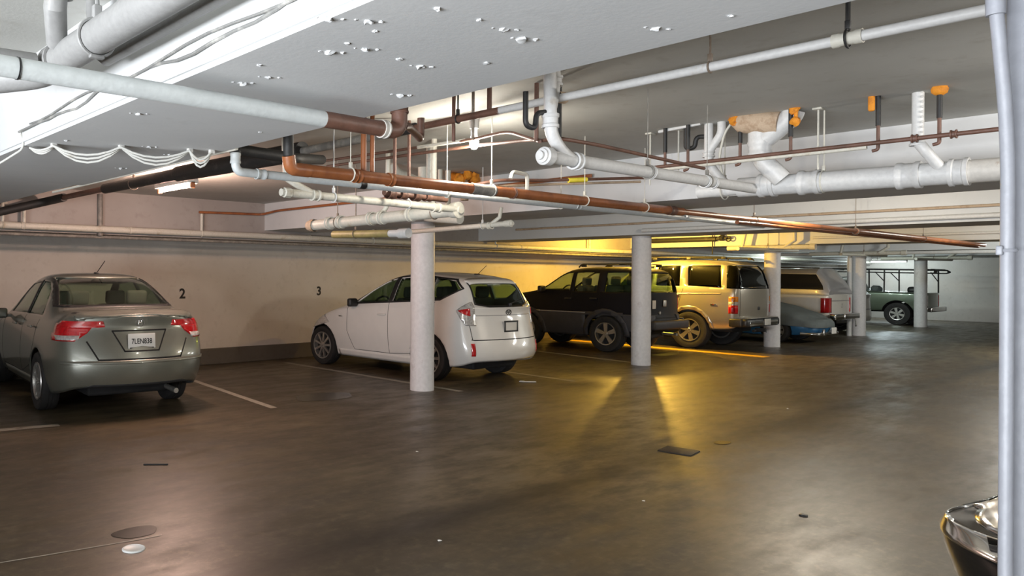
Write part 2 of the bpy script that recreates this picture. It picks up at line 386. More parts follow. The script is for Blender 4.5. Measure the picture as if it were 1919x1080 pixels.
b = MB(); vs = [b.bm.verts.new((1.88+.13*math.cos(a)*(1+.12*math.sin(3*a)), 4.105+.10*math.sin(a)*(1+.1*math.cos(2*a)), .002)) for a in [2*PI*k/28 for k in range(28)]]; b.bm.faces.new(vs)
tag(b.build('puddle', 'stain'), 'dark oval wet patch beside the white floor lid', 'stain')
b = MB().tube([(2.585, 5.51, .006), (2.74, 5.40, .006)], .006, 6); tag(b.build('stick', 'black_trim'), 'thin dark stick lying on the floor behind the grey sedan', 'stick')
b = MB().box((6.47, 3.25, .004), (.24, .27, .008), .002, .15); tag(b.build('drain_cover', 'iron'), 'dark square drain cover in the aisle', 'drain cover')
b = MB(); vs = [b.bm.verts.new((7.12+.10*math.cos(a), 3.18+.06*math.sin(a), .003)) for a in [2*PI*k/20 for k in range(20)]]; b.bm.faces.new(vs); tag(b.build('oil_spot', 'stain'), 'small dark stain just beyond the drain cover', 'stain')
b = MB(); vs = [b.bm.verts.new((6.9+.42*math.cos(a)*(1+.1*math.sin(4*a)), 8.05+.26*math.sin(a), .0025)) for a in [2*PI*k/30 for k in range(30)]]
b.bm.verts.index_update(); b.bm.faces.new([b.bm.verts.new((v.co.x-1.1, v.co.y-.75, .0025)) for v in vs]); bmesh.ops.delete(b.bm, geom=vs, context='VERTS')
tag(b.build('oil_patch', 'stain'), 'dark oil patch on the floor left of the first column', 'stain')
b = MB().box((8.94, 6.63, .008), (.20, .05, .01), .003, -.7).box((8.88, 6.70, .010), (.08, .06, .012), .003, .4); tag(b.build('paper_scrap', 'paper'), 'crumpled white paper scrap behind the white hatchback', 'litter')
for k, (x, y, lab) in enumerate([(3.18, 2.95, 'tiny pale crumb in the middle of the near floor'), (4.62, 4.55, 'tiny pale chip on the floor toward the first column'), (4.83, 2.66, 'tiny white chip in the middle of the aisle floor'), (9.55, 3.55, 'small white flake beside the gutter line'), (5.35, 1.9, 'small dark leaf on the near right floor')]):
    b = MB().blob((x, y, .006), .012 if k != 4 else .03, .8, .4, 1); tag(b.build('floor_crumb', 'paper' if k != 4 else 'black_trim'), lab, 'litter', 'bits of litter on the floor')

# stencilled stall numbers on the long wall
tag(text('stall_number', '2', .22, 'black_text', (5.84, Y1-.004, 1.165), (PI/2, 0, 0), None, .001, 'CENTER', .006), 'black stencilled digit on the wall right of the grey sedan', 'number')
tag(text('stall_number', '3', .22, 'black_text', (8.64, Y1-.004, 1.185), (PI/2, 0, 0), None, .001, 'CENTER', .006), 'black stencilled digit on the wall above the hatchback bonnet', 'number')

# ------------------------------------------------------------------ overhead pipes
def pipe(name, label, pts, r, mat, cat='pipe', group=None, seg=16, rb=0):
    o = MB().tube(bend(pts, rb) if rb else pts, r, seg).build(name, mat)
    return tag(o, label, cat, group)
def fit(parent, p, d, r, L=.07, mat='white_pipe', name='coupling', lip=.010):
    return MB().collar(p, d, r+.001, L, lip).build(name, mat, parent)
def hanger(parent, p, d, r, top=ZC, mat='rod', rod=.005):
    b = MB().ring(p, d, r+.003, .0045, 18, 6).tube([Vector(p)+Vector((0, 0, r)), (p[0], p[1], top)], rod, 6)
    b.box((p[0], p[1], p[2]+r+.02), (.018, .018, .035), .003)
    return b.build('hanger', mat, parent)
Xd, Yd, Zd = (1, 0, 0), (0, 1, 0), (0, 0, 1)

# big sewer main left of the wide beam
P = pipe('sewer_pipe', 'thick white sewer pipe overhead at top left', [(1.0, -1.5, 2.30), (1.0, 2.95, 2.30)], .058, 'dimmed_white', seg=28)
b = MB().tube(bend([(1.0, 2.92, 2.30), (1.0, 3.1, 2.295), (.80, 3.34, 2.28), (.4, 3.45, 2.27)], .12, 6), .060, 24); b.build('elbow', 'dimmed_white', P)
fit(P, (1.0, 2.9, 2.30), Yd, .058, .07, 'dimmed_white'); fit(P, (.66, 3.38, 2.275), (-.9, .3, 0), .060, .09, 'dimmed_white'); fit(P, (.48, 3.43, 2.27), (-1, .2, 0), .06, .06, 'dimmed_white')
b = MB().tube([(.905, 2.62, 2.6), (.905, 2.66, 2.42), (.96, 2.80, 2.34)], .038, 18); b.build('branch_pipe', 'dimmed_white', P)
fit(P, (.905, 2.64, 2.50), (0, .1, -1), .040, .10, 'dimmed_white', 'coupling', .014)
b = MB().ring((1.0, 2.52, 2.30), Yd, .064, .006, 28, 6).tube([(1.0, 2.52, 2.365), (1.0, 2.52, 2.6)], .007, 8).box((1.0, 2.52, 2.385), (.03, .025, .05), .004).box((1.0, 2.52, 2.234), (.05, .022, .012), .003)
b.build('hanger', 'dimmed_white', P)
pipe('water_pipe', 'thinner white pipe running along the thick sewer pipe', [(1.13, -1.5, 2.30), (1.13, 2.75, 2.30), (1.13, 2.86, 2.36), (1.13, 2.9, 2.6)], .026, 'dimmed_white')
P = pipe('branch_pipe_run', 'short white pipe at the far left below the sewer elbow', [(.1, 2.9, 2.26), (.92, 2.92, 2.29)], .032, 'dimmed_white'); fit(P, (.62, 2.91, 2.28), Xd, .033, .05, 'dimmed_white')

# white pipe crossing below the wide beam, ends in a rusty riser
P = pipe('drain_pipe', 'long white pipe crossing under the wide beam toward the rusty elbow', [(-.8, 2.27, 2.085), (1.80, 2.27, 2.085)], .031, 'grey_pipe', seg=20)
MB().tube([(1.79, 2.27, 2.085), (2.12, 2.27, 2.085)], .0312, 20).build('rusty_end', 'brown', P)
MB().tube(bend([(2.08, 2.27, 2.085), (2.19, 2.27, 2.085), (2.19, 2.27, 2.2)], .06, 6)+[Vector((2.19, 2.27, 2.6))], .033, 18).build('riser', 'brown', P)
fit(P, (2.10, 2.27, 2.085), Xd, .032, .03, 'stained_pipe', 'coupling', .004); fit(P, (2.19, 2.27, 2.18), Zd, .033, .04, 'brown', 'coupling', .004); fit(P, (.665, 2.27, 2.085), Xd, .031, .006, 'black_trim', 'joint_band', .001)
MB().tube([(2.215, 2.27, 2.11), (2.30, 2.33, 2.13), (2.52, 2.48, 2.13)], .017, 10).tube(bend([(2.50, 2.47, 2.13), (2.57, 2.52, 2.13), (2.57, 2.52, 2.23)], .04), .017, 10).build('tee_branch', 'brown', P)

# long sprinkler main parallel to the beams
SX, SZ = 3.42, 2.42
P = pipe('sprinkler_main', 'long pipe along the beams, white near, rusty and black further off', [(SX, -2.5, SZ), (SX, 2.75, SZ)], .021, 'white_pipe', seg=18)
MB().tube([(SX, 2.74, SZ), (SX, 3.4, SZ)], .0212, 16).build('rusty_run', 'brown', P)
MB().tube([(SX, 3.4, SZ), (SX, 3.68, SZ)], .033, 18).build('black_coupling', 'black_pipe', P)
MB().tube([(SX, 3.66, SZ), (SX, 4.62, SZ)], .030, 18).build('bare_run', 'bare_grey', P)
MB().tube([(SX, 4.58, SZ), (SX-.06, 6.45, SZ+.01)], .072, 24).tube([(SX-.06, 6.43, SZ+.01), (SX-.1, 8.1, SZ+.01)], .055, 22).build('insulation', 'black_pipe', P)
MB().tube([(SX-.1, 8.08, SZ+.01), (SX-.14, 9.3, SZ)], .032, 14).build('bare_run', 'brown', P)
MB().tube(bend([(SX-.14, 9.28, SZ), (SX-.2, 9.72, SZ-.02), (2.6, 9.84, 2.22)], .2, 6), .052, 18).build('insulation', 'black_pipe', P)
fit(P, (SX, 1.07, SZ), Yd, .022, .10, 'cream_pipe', 'coupling', .005)
hanger(P, (SX, 1.59, SZ), Yd, .021); hanger(P, (SX, 1.07, SZ), Yd, .032, ZC, 'black_pipe', .009); hanger(P, (SX, 3.05, SZ), Yd, .022, ZC, 'black_pipe'); hanger(P, (SX-.08, 7.4, SZ), Yd, .056)
# slim rusty droppers near the bulb
for i, (y, zb_, rr, mt, lab) in enumerate([(3.11, 2.30, .011, 'brown', 'first rusty dropper left of the bare bulb'), (2.96, 2.29, .009, 'rod', 'thin rusty dropper in front of the bare bulb'), (2.84, 2.43, .014, 'brown', 'short rusty dropper that tees into the sprinkler main'),
                                (2.68, 2.27, .013, 'brown', 'long brown dropper right of the bare bulb'), (2.53, 2.26, .014, 'black_pipe', 'black-topped dropper left of the white toilet drain')]):
    pipe('dropper_pipe', lab, [(SX+.03+.22*(i > 2), y, ZC), (SX+.03+.22*(i > 2), y, zb_)], rr, mt, 'pipe', 'rusty dropper pipes near the bulb', 10)
pipe('hot_water_pipe', 'thin brown pipe with a cream length running past the bare bulb', bend([(4.05, 5.2, 2.47), (4.05, 3.52, 2.43), (3.95, 3.1, 2.42), (3.75, 2.72, 2.28), (3.68, 2.55, 2.27), (4.0, 2.5, 2.26), (5.3, 2.5, 2.24)], .12), .011, 'brown')
MB().tube([(4.05, 4.0, 2.442), (4.05, 3.55, 2.432)], .013, 12).build('cream_run', 'cream_pipe', bpy.data.objects['hot_water_pipe'])
pipe('hot_water_pipe', 'thin brown twin pipe bending below the bare bulb', bend([(4.15, 5.2, 2.44), (4.12, 3.5, 2.40), (3.95, 2.9, 2.34), (3.70, 2.68, 2.27)], .12), .012, 'brown')

# copper-brown main along the aisle with the white pipe below it
P = pipe('copper_main', 'long copper-brown pipe running down the aisle', [(2.56, 3.45, 2.085), (6.9, 3.45, 2.09)], .036, 'copper', seg=20)
MB().tube([(6.88, 3.45, 2.09), (11.4, 3.45, 2.095)], .026, 16).tube([(11.35, 3.45, 2.095), (17.8, 3.45, 2.10)], .034, 16).tube([(8.2, 3.53, 2.06), (17.8, 3.53, 2.07)], .022, 12).build('thinner_run', 'copper', P)
MB().tube(bend([(2.62, 3.45, 2.085), (2.49, 3.45, 2.085), (2.47, 3.44, 2.155)], .06, 6), .038, 18).build('elbow', 'copper', P)
MB().tube([(2.47, 3.44, 2.15), (2.46, 3.44, 2.6)], .030, 16).build('upper_riser', 'black_pipe', P)
MB().tube([(3.05, 3.47, 2.1), (3.05, 3.47, 2.6)], .018, 12).tube([(3.12, 3.47, 2.1), (3.12, 3.47, 2.6)], .014, 12).build('riser', 'copper', P)
for x in (2.98, 3.25): fit(P, (x, 3.45, 2.085), Xd, .037, .04, 'copper', 'coupling', .004)
fit(P, (4.12, 3.45, 2.087), Xd, .036, .24, 'bare_grey', 'bare_joint', .002); fit(P, (4.45, 3.45, 2.087), Xd, .037, .02, 'brown', 'band', .004); fit(P, (6.7, 3.45, 2.09), Xd, .037, .10, 'brown', 'reducer', .004)
for x in (2.93, 4.22, 5.35, 6.25, 8.4, 11.35, 14.2): hanger(P, (x, 3.45, 2.09), Xd, .037, ZC, 'cream_pipe' if x < 8 else 'rod', .0032)
P = pipe('white_conduit', 'white pipe under the copper-brown main', bend([(2.28, 3.69, 2.185), (2.28, 3.69, 2.075), (2.5, 3.69, 2.075), (9.0, 3.60, 2.06)], .07), .025, 'grey_pipe')
fit(P, (2.28, 3.69, 2.15), Zd, .026, .06, 'grey_pipe', 'coupling', .004)
MB().tube(bend([(2.28, 3.69, 2.18), (2.28, 3.69, 2.20), (2.75, 3.75, 2.20), (3.3, 4.2, 2.3)], .03), .034, 16).build('insulated_run', 'black_pipe', P)
for x in (2.45, 5.55, 7.3): fit(P, (x, 3.69-.09*(x-2.5)/6.5, 2.074), Xd, .026, .06, 'grey_pipe', 'coupling', .004)
fit(P, (3.22, 3.68, 2.073), Xd, .026, .05, 'black_trim', 'tape_band', .001)
for x in (4.0, 5.35): hanger(P, (x, 3.665, 2.07), Xd, .026, ZC, 'cream_pipe', .003)

# cream sewer group by the first column
P = pipe('sewer_branch', 'slim cream sewer pipe with an end cap left of the first column', [(2.92, 4.1, 2.035), (4.6, 4.1, 2.02)], .028, 'cream_pipe')
MB().lathe((2.96, 4.1, 2.035), (-1, 0, 0), [(0, .034), (.05, .034), (.055, .026), (.075, .026), (.075, 0)], 8).build('cleanout_cap', 'cream_pipe', P)
MB().tube([(3.16, 4.1, 2.04), (3.02, 4.1, 2.09), (2.93, 4.1, 2.13), (2.9, 4.1, 2.6)], .024, 14).build('wye_branch', 'cream_pipe', P)
fit(P, (3.17, 4.1, 2.033), Xd, .028, .06, 'cream_pipe'); fit(P, (4.35, 4.1, 2.02), Xd, .028, .08, 'cream_pipe')
hanger(P, (3.33, 4.1, 2.03), Xd, .03, ZC, 'white_pipe'); hanger(P, (4.05, 4.1, 2.03), Xd, .03, ZC, 'white_pipe')
P = pipe('sewer_main', 'thick cream sewer pipe with capped ends in front of the first column', [(4.6, 6.0, 1.98), (4.6, 4.12, 2.015)], .050, 'cream_pipe', seg=22)
MB().lathe((4.6, 5.95, 1.98), Yd, [(0, .062), (.06, .062), (.065, .05), (.10, .05), (.10, 0)], 10).build('cleanout_cap', 'tan_wrap', P)
MB().lathe((4.6, 4.16, 2.015), (0, -1, 0), [(0, .060), (.06, .066), (.075, .066), (.08, .05), (.08, .03), (.10, .03), (.10, 0)], 24).build('cleanout_cap', 'cream_pipe', P)
for y in (5.72, 5.55, 5.12, 4.98, 4.62): fit(P, (4.6, y, 1.985+.035*(6-y)/1.9), Yd, .051, .05, 'cream_pipe')
for (y0, y1, dx) in ((4.75, 4.5, .10), (4.5, 4.3, -.06), (5.05, 4.95, .04)): MB().tube(bend([(4.6, y0, 2.01), (4.6+dx, y1, 2.10), (4.6+dx, y1, 2.6)], .06), .030 if dx > .05 else .022, 14).build('riser', 'cream_pipe', P)
hanger(P, (4.6, 5.6, 1.99), Yd, .052, ZC, 'rod'); hanger(P, (4.6, 4.35, 2.01), Yd, .052, ZC, 'rod')
P = pipe('sewer_branch', 'slim cream capped pipe right of the first column top', [(6.1, 6.5, 1.975), (6.1, 4.75, 2.01)], .026, 'cream_pipe')
MB().lathe((6.1, 4.82, 2.01), (0, -1, 0), [(0, .033), (.05, .036), (.08, .036), (.085, .02), (.10, .02), (.10, 0)], 12).tube([(6.1, 5.0, 2.01), (6.12, 4.9, 2.08), (6.12, 4.88, 2.18)], .02, 10).build('cleanout_cap', 'cream_pipe', P); fit(P, (6.1, 5.0, 2.0), Yd, .027, .05, 'cream_pipe'); hanger(P, (6.1, 5.1, 2.0), Yd, .027, ZC, 'white_pipe')
P = pipe('gas_pipe', 'yellow-olive pipe with white end left of the first column', [(5.0, 6.15, 1.912), (5.0, 5.3, 1.89)], .038, 'olive'); MB().tube([(5.0, 5.45, 1.893), (5.0, 5.12, 1.885)], .036, 14).tube([(5.0, 5.17, 1.885), (5.0, 5.05, 1.885)], .047, 14).build('white_end', 'white_pipe', P); hanger(P, (5.0, 5.8, 1.905), Yd, .04, ZC)
# brown valve cluster above the cream pipes
P = pipe('valve_cluster', 'dark brown valve and fittings above the cream pipes', [(3.62, 3.9, 2.07), (4.25, 3.9, 2.06)], .022, 'brown')
for x, r in ((3.68, .035), (3.80, .030), (3.93, .034), (4.05, .028)): fit(P, (x, 3.9, 2.068), Xd, r, .06, 'brown', 'fitting', .006)
MB().tube([(3.72, 3.9, 2.08), (3.72, 3.9, 2.6)], .012, 10).tube([(3.86, 3.9, 2.08), (3.86, 3.9, 2.6)], .012, 10).build('riser', 'brown', P)
# cream drains on the ceiling behind the copper main
P = pipe('toilet_drain', 'cream drain stack behind the copper-brown main', bend([(5.65, 5.5, 2.6), (5.65, 5.5, 2.1), (5.65, 5.0, 2.05)], .1), .055, 'cream_pipe', seg=20); fit(P, (5.65, 5.5, 2.42), Zd, .056, .10, 'cream_pipe')
MB().tube(bend([(5.2, 5.5, 2.6), (5.25, 5.5, 2.52), (5.6, 5.5, 2.44)], .1), .05, 18).build('elbow', 'cream_pipe', P)
P = pipe('sink_drain', 'twin cream drain pipes beside the orange foam stack', bend([(6.02, 5.5, 2.6), (6.02, 5.5, 2.1)], .1), .030, 'cream_pipe'); MB().tube(bend([(5.90, 5.5, 2.6), (5.90, 5.5, 2.48), (6.0, 5.5, 2.38)], .05), .026, 14).build('branch_pipe', 'cream_pipe', P)
P = pipe('foam_sealed_drain', 'drain with orange foam collar above the copper-brown main', [(6.28, 5.5, 2.6), (6.28, 5.5, 2.3)], .042, 'tan_wrap'); b = MB()
for k in range(9): b.blob((6.28+.13*math.cos(k*.7), 5.5+.11*math.sin(k*.7), 2.56-.02*(k % 3)), .055, .5)
b.build('foam_collar', 'orange', P)
pipe('copper_line', 'thin brown pipe with yellow tape above the copper-brown main', bend([(4.35, 3.75, 2.16), (4.5, 3.62, 2.20), (5.1, 3.6, 2.245), (6.05, 3.35, 2.32)], .1), .012, 'brown')
o = pipe('copper_line', 'thin tan pipe just below the taped brown pipe', bend([(4.42, 3.7, 2.15), (5.1, 3.62, 2.215), (6.05, 3.38, 2.29)], .1), .010, 'tan_wrap'); MB().tube([(5.28, 3.55, 2.255), (5.45, 3.5, 2.27)], .02, 10).build('tape', 'yellow_tape', o)
pipe('faucet_stub', 'small cream hooked pipe stub on the copper-brown main', bend([(4.62, 3.45, 2.11), (4.62, 3.45, 2.235), (4.45, 3.45, 2.24), (4.43, 3.45, 2.19)], .03), .014, 'cream_pipe')

# right hand sewer line, joins the fat pipe that hugs the second beam
P = pipe('sewer_line', 'white sewer pipe running along the aisle with a ringed end cap', [(3.26, 2.33, 2.10), (5.72, 2.33, 2.115)], .034, 'white_pipe', seg=22)
MB().lathe((3.30, 2.33, 2.10), (-1, -.0, 0), [(0, .046), (.05, .046), (.056, .036), (.066, .036), (.070, .022), (.085, .022), (.085, 0)], 24).build('cleanout_cap', 'white_pipe', P)
MB().tube(bend([(3.50, 2.33, 2.10), (3.40, 2.33, 2.14), (3.325, 2.34, 2.22), (3.32, 2.34, 2.36), (3.31, 2.34, 2.6)], .12, 6), .032, 20).build('riser', 'white_pipe', P)
MB().tube(bend([(3.32, 2.34, 2.34), (3.37, 2.36, 2.42), (3.41, 2.38, 2.5), (3.41, 2.38, 2.6)], .06), .031, 18).build('branch_pipe', 'white_pipe', P)
fit(P, (3.32, 2.34, 2.285), Zd, .033, .07); fit(P, (3.41, 2.38, 2.51), Zd, .032, .05); fit(P, (3.53, 2.33, 2.10), Xd, .036, .05)
MB().lathe((3.42, 2.37, 2.43), (1, -.1, 0), [(0, .03), (.06, .03), (.06, 0)], 14).build('side_stub', 'tan_wrap', P)
for x in (4.28, 4.95, 5.05): fit(P, (x, 2.33, 2.107), Xd, .035, .025, 'white_pipe', 'band', .006)
hanger(P, (4.25, 2.33, 2.107), Xd, .036, ZC, 'bare_grey', .0025); hanger(P, (4.98, 2.33, 2.11), Xd, .036, ZC, 'bare_grey', .0025)
o = tag(MB().tube(bend([(3.17, 2.38, 2.42), (3.17, 2.38, 2.25), (3.235, 2.37, 2.24), (3.245, 2.37, 2.32), (3.30, 2.35, 2.33)], .05, 6), .014, 14).build('trap_pipe', 'black_pipe'), 'black bent trap pipe beside the white riser', 'pipe')
FXX = 5.72
P = pipe('sewer_header', 'fat white sewer pipe on the right, rusty toward the pole', [(FXX, 1.2, 2.12), (FXX, 2.45, 2.135)], .068, 'white_pipe', seg=28)
MB().tube([(FXX, -3.0, 2.09), (FXX, 1.22, 2.12)], .0675, 28).build('rusty_run', 'stained_pipe', P)
MB().tube([(FXX, 2.40, 2.135), (FXX+.01, 2.74, 2.13)], .05, 20).build('far_end', 'white_pipe', P)
for y, L in ((1.22, .09), (1.46, .12), (2.0, .12), (2.26, .10)): fit(P, (FXX, y, 2.12+.015*(y-1.2)), Yd, .068, L, 'white_pipe', 'coupling', .014)
MB().tube(bend([(5.60, 1.39, 2.60), (5.60, 1.39, 2.31), (5.60, 1.36, 2.26), (5.68, 1.30, 2.15)], .06), .030, 18).build('riser', 'white_pipe', P); fit(P, (5.60, 1.39, 2.31), Zd, .031, .05)
b = MB()
for k in range(9): b.box((5.575, 1.365, 2.36+.03*k), (.012, .012, .012), .002)
b.build('riser_tape', 'fixture', P)
MB().tube(bend([(5.58, 2.26, 2.40), (5.58, 2.25, 2.30), (5.64, 2.14, 2.16)], .10), .062, 22).tube([(5.58, 2.255, 2.57), (5.58, 2.255, 2.40)], .075, 22).build('riser', 'white_pipe', P); fit(P, (5.58, 2.255, 2.37), Zd, .066, .10, 'white_pipe', 'coupling', .012)
MB().tube(bend([(5.58, 2.25, 2.42), (5.58, 2.14, 2.50), (5.58, 2.06, 2.57), (5.58, 2.05, 2.6)], .06), .066, 20).build('branch_pipe', 'white_pipe', P)
MB().tube([(5.53, 2.42, 2.585), (5.54, 2.36, 2.565), (5.55, 2.2, 2.54), (5.56, 2.13, 2.53)], .058, 20, True, [.030, .075, .078, .075]).build('wrapped_elbow', 'tan_wrap', P)
MB().tube(bend([(5.60, 2.61, 2.60), (5.60, 2.61, 2.30), (5.66, 2.52, 2.17)], .08), .030, 18).build('riser', 'white_pipe', P); MB().tube(bend([(5.60, 2.52, 2.60), (5.60, 2.52, 2.52), (5.60, 2.60, 2.41)], .04), .028, 16).build('branch_pipe', 'white_pipe', P); fit(P, (5.60, 2.61, 2.38), Zd, .031, .04)
for y in (1.92, 2.55): hanger(P, (FXX, y, 2.13), Yd, .069, ZC, 'cream_pipe')
o = tag(MB().tube(bend([(5.60, 2.775, 2.60), (5.60, 2.775, 2.44), (5.60, 2.71, 2.44), (5.60, 2.70, 2.52), (5.60, 2.62, 2.51)], .05, 6), .016, 14).build('trap_pipe', 'black_pipe'), 'black U-bend trap beside the twin white riser', 'pipe')
# paired conduits under the ceiling with droppers and orange foam
P = pipe('water_line', 'long thin pipe, brown over white, in front of the right hand ceiling strip', [(5.50, -2.5, 2.315), (5.50, 3.0, 2.315)], .013, 'brown')
MB().tube([(5.51, 1.62, 2.295), (5.51, 3.0, 2.295)], .013, 10).build('white_run', 'cream_pipe', P); fit(P, (5.50, 1.38, 2.315), Yd, .014, .03, 'brown'); fit(P, (5.50, 1.2, 2.315), Yd, .014, .03, 'brown')
for (y, mt, lab, foam) in [(2.89, 'black_pipe', 'black dropper at the far end of the thin water line', 0), (2.72, 'black_pipe', 'second black dropper of the thin water line', 0), (2.36, 'black_pipe', 'dropper with a small orange foam plug left of the wrapped elbow', 1),
                           (2.045, 'black_pipe', 'dropper with two orange foam lumps right of the wrapped elbow', 2), (1.565, 'black_pipe', 'dropper with a tall orange foam block', 3), (1.27, 'black_pipe', 'dropper topped by a round orange foam ball near the pole', 4)]:
    o = tag(MB().tube([(5.52, y, ZC), (5.52, y, 2.42)], .014, 12).build('dropper_pipe', mt), lab, 'pipe', 'dropper pipes on the right')
    MB().tube(bend([(5.52, y, 2.43), (5.52, y, 2.275), (5.52, y+.03, 2.27)], .02), .010, 10).build('lower_run', 'brown', o)
    b = MB()
    if foam == 1: b.blob((5.50, y+.03, 2.585), .035, .6).blob((5.50, y+.015, 2.555), .025, .6)
    if foam == 2: b.blob((5.50, y-.03, 2.59), .030, .5).blob((5.50, y-.035, 2.515), .032, .5).tube([(5.5, y-.04, 2.6), (5.5, y-.035, 2.52)], .012, 8)
    if foam == 3: b.box((5.505, y+.03, 2.56), (.03, .035, .10), .012)
    if foam == 4: b.blob((5.52, y, 2.585), .040, .25)
    if foam: b.build('foam', 'orange', o)
    else: b.bm.free()
pipe('vent_stub', 'white horizontal stub joining the two black droppers', [(5.54, 2.95, 2.585), (5.54, 2.64, 2.60)], .012, 'white_pipe')
for (y, lab) in ((3.06, 'white hanging rod left of the black droppers'), (2.84, 'white hanging rod between the black droppers'), (1.92, 'white hanging rod with a rusty ceiling plate')):
    tag(MB().tube([(5.62, y, ZC), (5.62, y, 2.20)], .006, 8).box((5.62, y, ZC-.006), (.07, .05, .012), .002).build('hanger_rod', 'cream_pipe'), lab, 'rod', 'white hanger rods on the right')
pipe('hose', 'slack cream hose left of the wrapped elbow', bend([(5.6, 2.44, 2.6), (5.6, 2.50, 2.52), (5.6, 2.54, 2.34), (5.66, 2.53, 2.2)], .08), .008, 'cream_pipe')

# wall-side services
P = pipe('wall_conduit', 'long white pipe along the foot of the wall soffit', [(-3.9, 9.86, 2.085), (34.3, 9.86, 2.085)], .044, 'cream_pipe')
for x in (2.96, 4.4, 7.5, 10.2, 13.0, 17.5, 22): fit(P, (x, 9.86, 2.085), Xd, .045, .04, 'cream_pipe', 'coupling', .004)
for x in (2.72, 2.98, 5.52, 8.9, 12.2, 15.5): MB().tube([(x, 9.86, 2.1), (x, 9.86, 2.36), (x+.06, 9.93, 2.37)], .02, 10).ring((x, 9.86, 2.085), Xd, .047, .006, 18, 6).build('bracket', 'cream_pipe', P)
pipe('wall_conduit_drop', 'dark vertical pipe on the soffit above the sedan', [(4.0, 9.92, 2.56), (4.0, 9.92, 2.0)], .035, 'bare_grey')
pipe('lower_conduit', 'thin grey pipe just below the long wall pipe', [(-3.9, 9.98, 1.985), (34.3, 9.98, 1.985)], .022, 'bare_grey')
for x, y in ((5.9, 9.98), (7.3, 9.98)): pass
pipe('beam_pipe', 'thin pink-brown pipe along the beam face behind the copper main', bend([(5.5, 9.90, 2.40), (6.58, 9.86, 2.42), (6.62, 9.5, 2.46), (6.62, 4.2, 2.47)], .1), .018, 'copper')
for i, (x, y0, y1, z, r, mt, lab) in enumerate([(11.72, -3, 9, 2.36, .018, 'tan_wrap', 'thin tan pipe along the face of the second column beam'), (11.70, -3, 6.5, 2.24, .03, 'white_pipe', 'white pipe low on the face of the second column beam'),
        (17.33, 7.9, 9.5, 2.34, .055, 'black_pipe', 'black horizontal pipe on the yellow beam face'), (17.33, -3, 6, 2.30, .025, 'white_pipe', 'white pipe on the face of the third column beam'), (22.7, -3, 9, 2.12, .04, 'white_pipe', 'white pipe along the far beam face by the pickup column')]):
    P = pipe('beam_pipe', lab, [(x, y0, z), (x, y1, z)], r, mt)
    if i == 2:
        b = MB().blob((x, 7.78, z+.02), .07, .5).tube([(x, 7.9, z), (x, 7.6, z+.02)], .035, 12).ring((x-.05, 7.62, z-.01), (1, 0, 0), .05, .014, 18, 8).box((x, 7.7, z+.11), (.03, .12, .03), .008); b.build('valve', 'black_pipe', P)
        MB().tube([(x, 7.98, 2.55), (x, 7.98, 2.0)], .014, 8).build('strap', 'black_pipe', P)
# far overhead pipe clusters around the distant columns
for k, (x, y, z, L, lab) in enumerate([(22.6, 6.3, 2.12, 1.6, 'cream pipe cluster above the pickup column'), (28.2, 6.2, 2.10, 1.7, 'cream pipe cluster above the green truck column'), (17.2, 6.4, 2.12, 1.2, 'short pale pipe over the tan SUV')]):
    P = pipe('sewer_branch', lab, [(x, y+L, z), (x+.1, y-.4, z)], .05, 'cream_pipe')
    MB().lathe((x+.1, y-.36, z), (0, -1, 0), [(0, .065), (.1, .065), (.1, 0)], 14).build('cleanout_cap', 'cream_pipe', P)
    MB().tube([(x-.9, y+.6, z-.04), (x+1.0, y+.2, z-.04)], .036, 12).build('cross_pipe', 'cream_pipe', P)
    MB().tube([(x+.05, y+.1, z), (x+.05, y-.1, z+.14), (x+.05, y-.1, ZC)], .035, 12).build('riser', 'cream_pipe', P); MB().tube([(x, y+.9, z), (x, y+.8, ZC)], .03, 12).build('riser', 'cream_pipe', P)
    hanger(P, (x+.03, y+.4, z), Yd, .05)
pipe('far_conduit', 'thin conduit along the top of the far end wall', [(34.3, -3, 2.25), (34.3, 9.9, 2.25)], .025, 'bare_grey')

# cables
tag(MB().tube([(1.226, -1, 2.262)]+[(1.222-.006*math.sin(y*9), y, 2.24+.014*math.sin(y*5)+.008*math.sin(y*13)) for y in [.2+.12*k for k in range(31)]]+[(1.21, 4.1, 2.23)], .006, 8)
    .tube([(1.226, -1, 2.28)]+[(1.220, y, 2.256+.012*math.sin(y*6+1)) for y in [.2+.15*k for k in range(26)]], .005, 8).build('cable_run', 'dark_cable'), 'painted cables clipped along the side of the wide beam', 'cable')
b = MB(); b2 = MB()
clips = [(1.26, 4.08), (1.33, 3.93), (1.62, 3.75), (1.95, 3.62), (2.06, 3.58)]
for s in range(3):
    pts = []
    for (a, c) in zip(clips, clips[1:]):
        for t in range(6):
            k = t/6; pts.append((a[0]+(c[0]-a[0])*k+.006*s, a[1]+(c[1]-a[1])*k+.01*s, 2.150-(.045+.018*s)*4*k*(1-k)*(.4 if a[0] < 1.3 else 1)))
    pts.append((clips[-1][0], clips[-1][1], 2.150)); b.tube(pts, .006, 8)
b.tube(bend([(1.22, 4.12, 2.24), (1.24, 4.1, 2.15), (1.16, 4.25, 2.08), (1.02, 4.3, 1.98)], .05), .006, 8)
o = tag(b.build('cable_loop', 'cable'), 'white cable loops sagging under the wide beam', 'cable')
for (x, y) in clips[1:]: MB().box((x+.008, y+.01, 2.152), (.03, .022, .022), .003).build('clip', 'fixture', o)
pipe('cable_conduit', 'thin cream conduit along the wide beam edge by the black insulation', [(2.17, 3.5, 2.17), (2.17, 6.4, 2.17)], .010, 'cream_pipe')

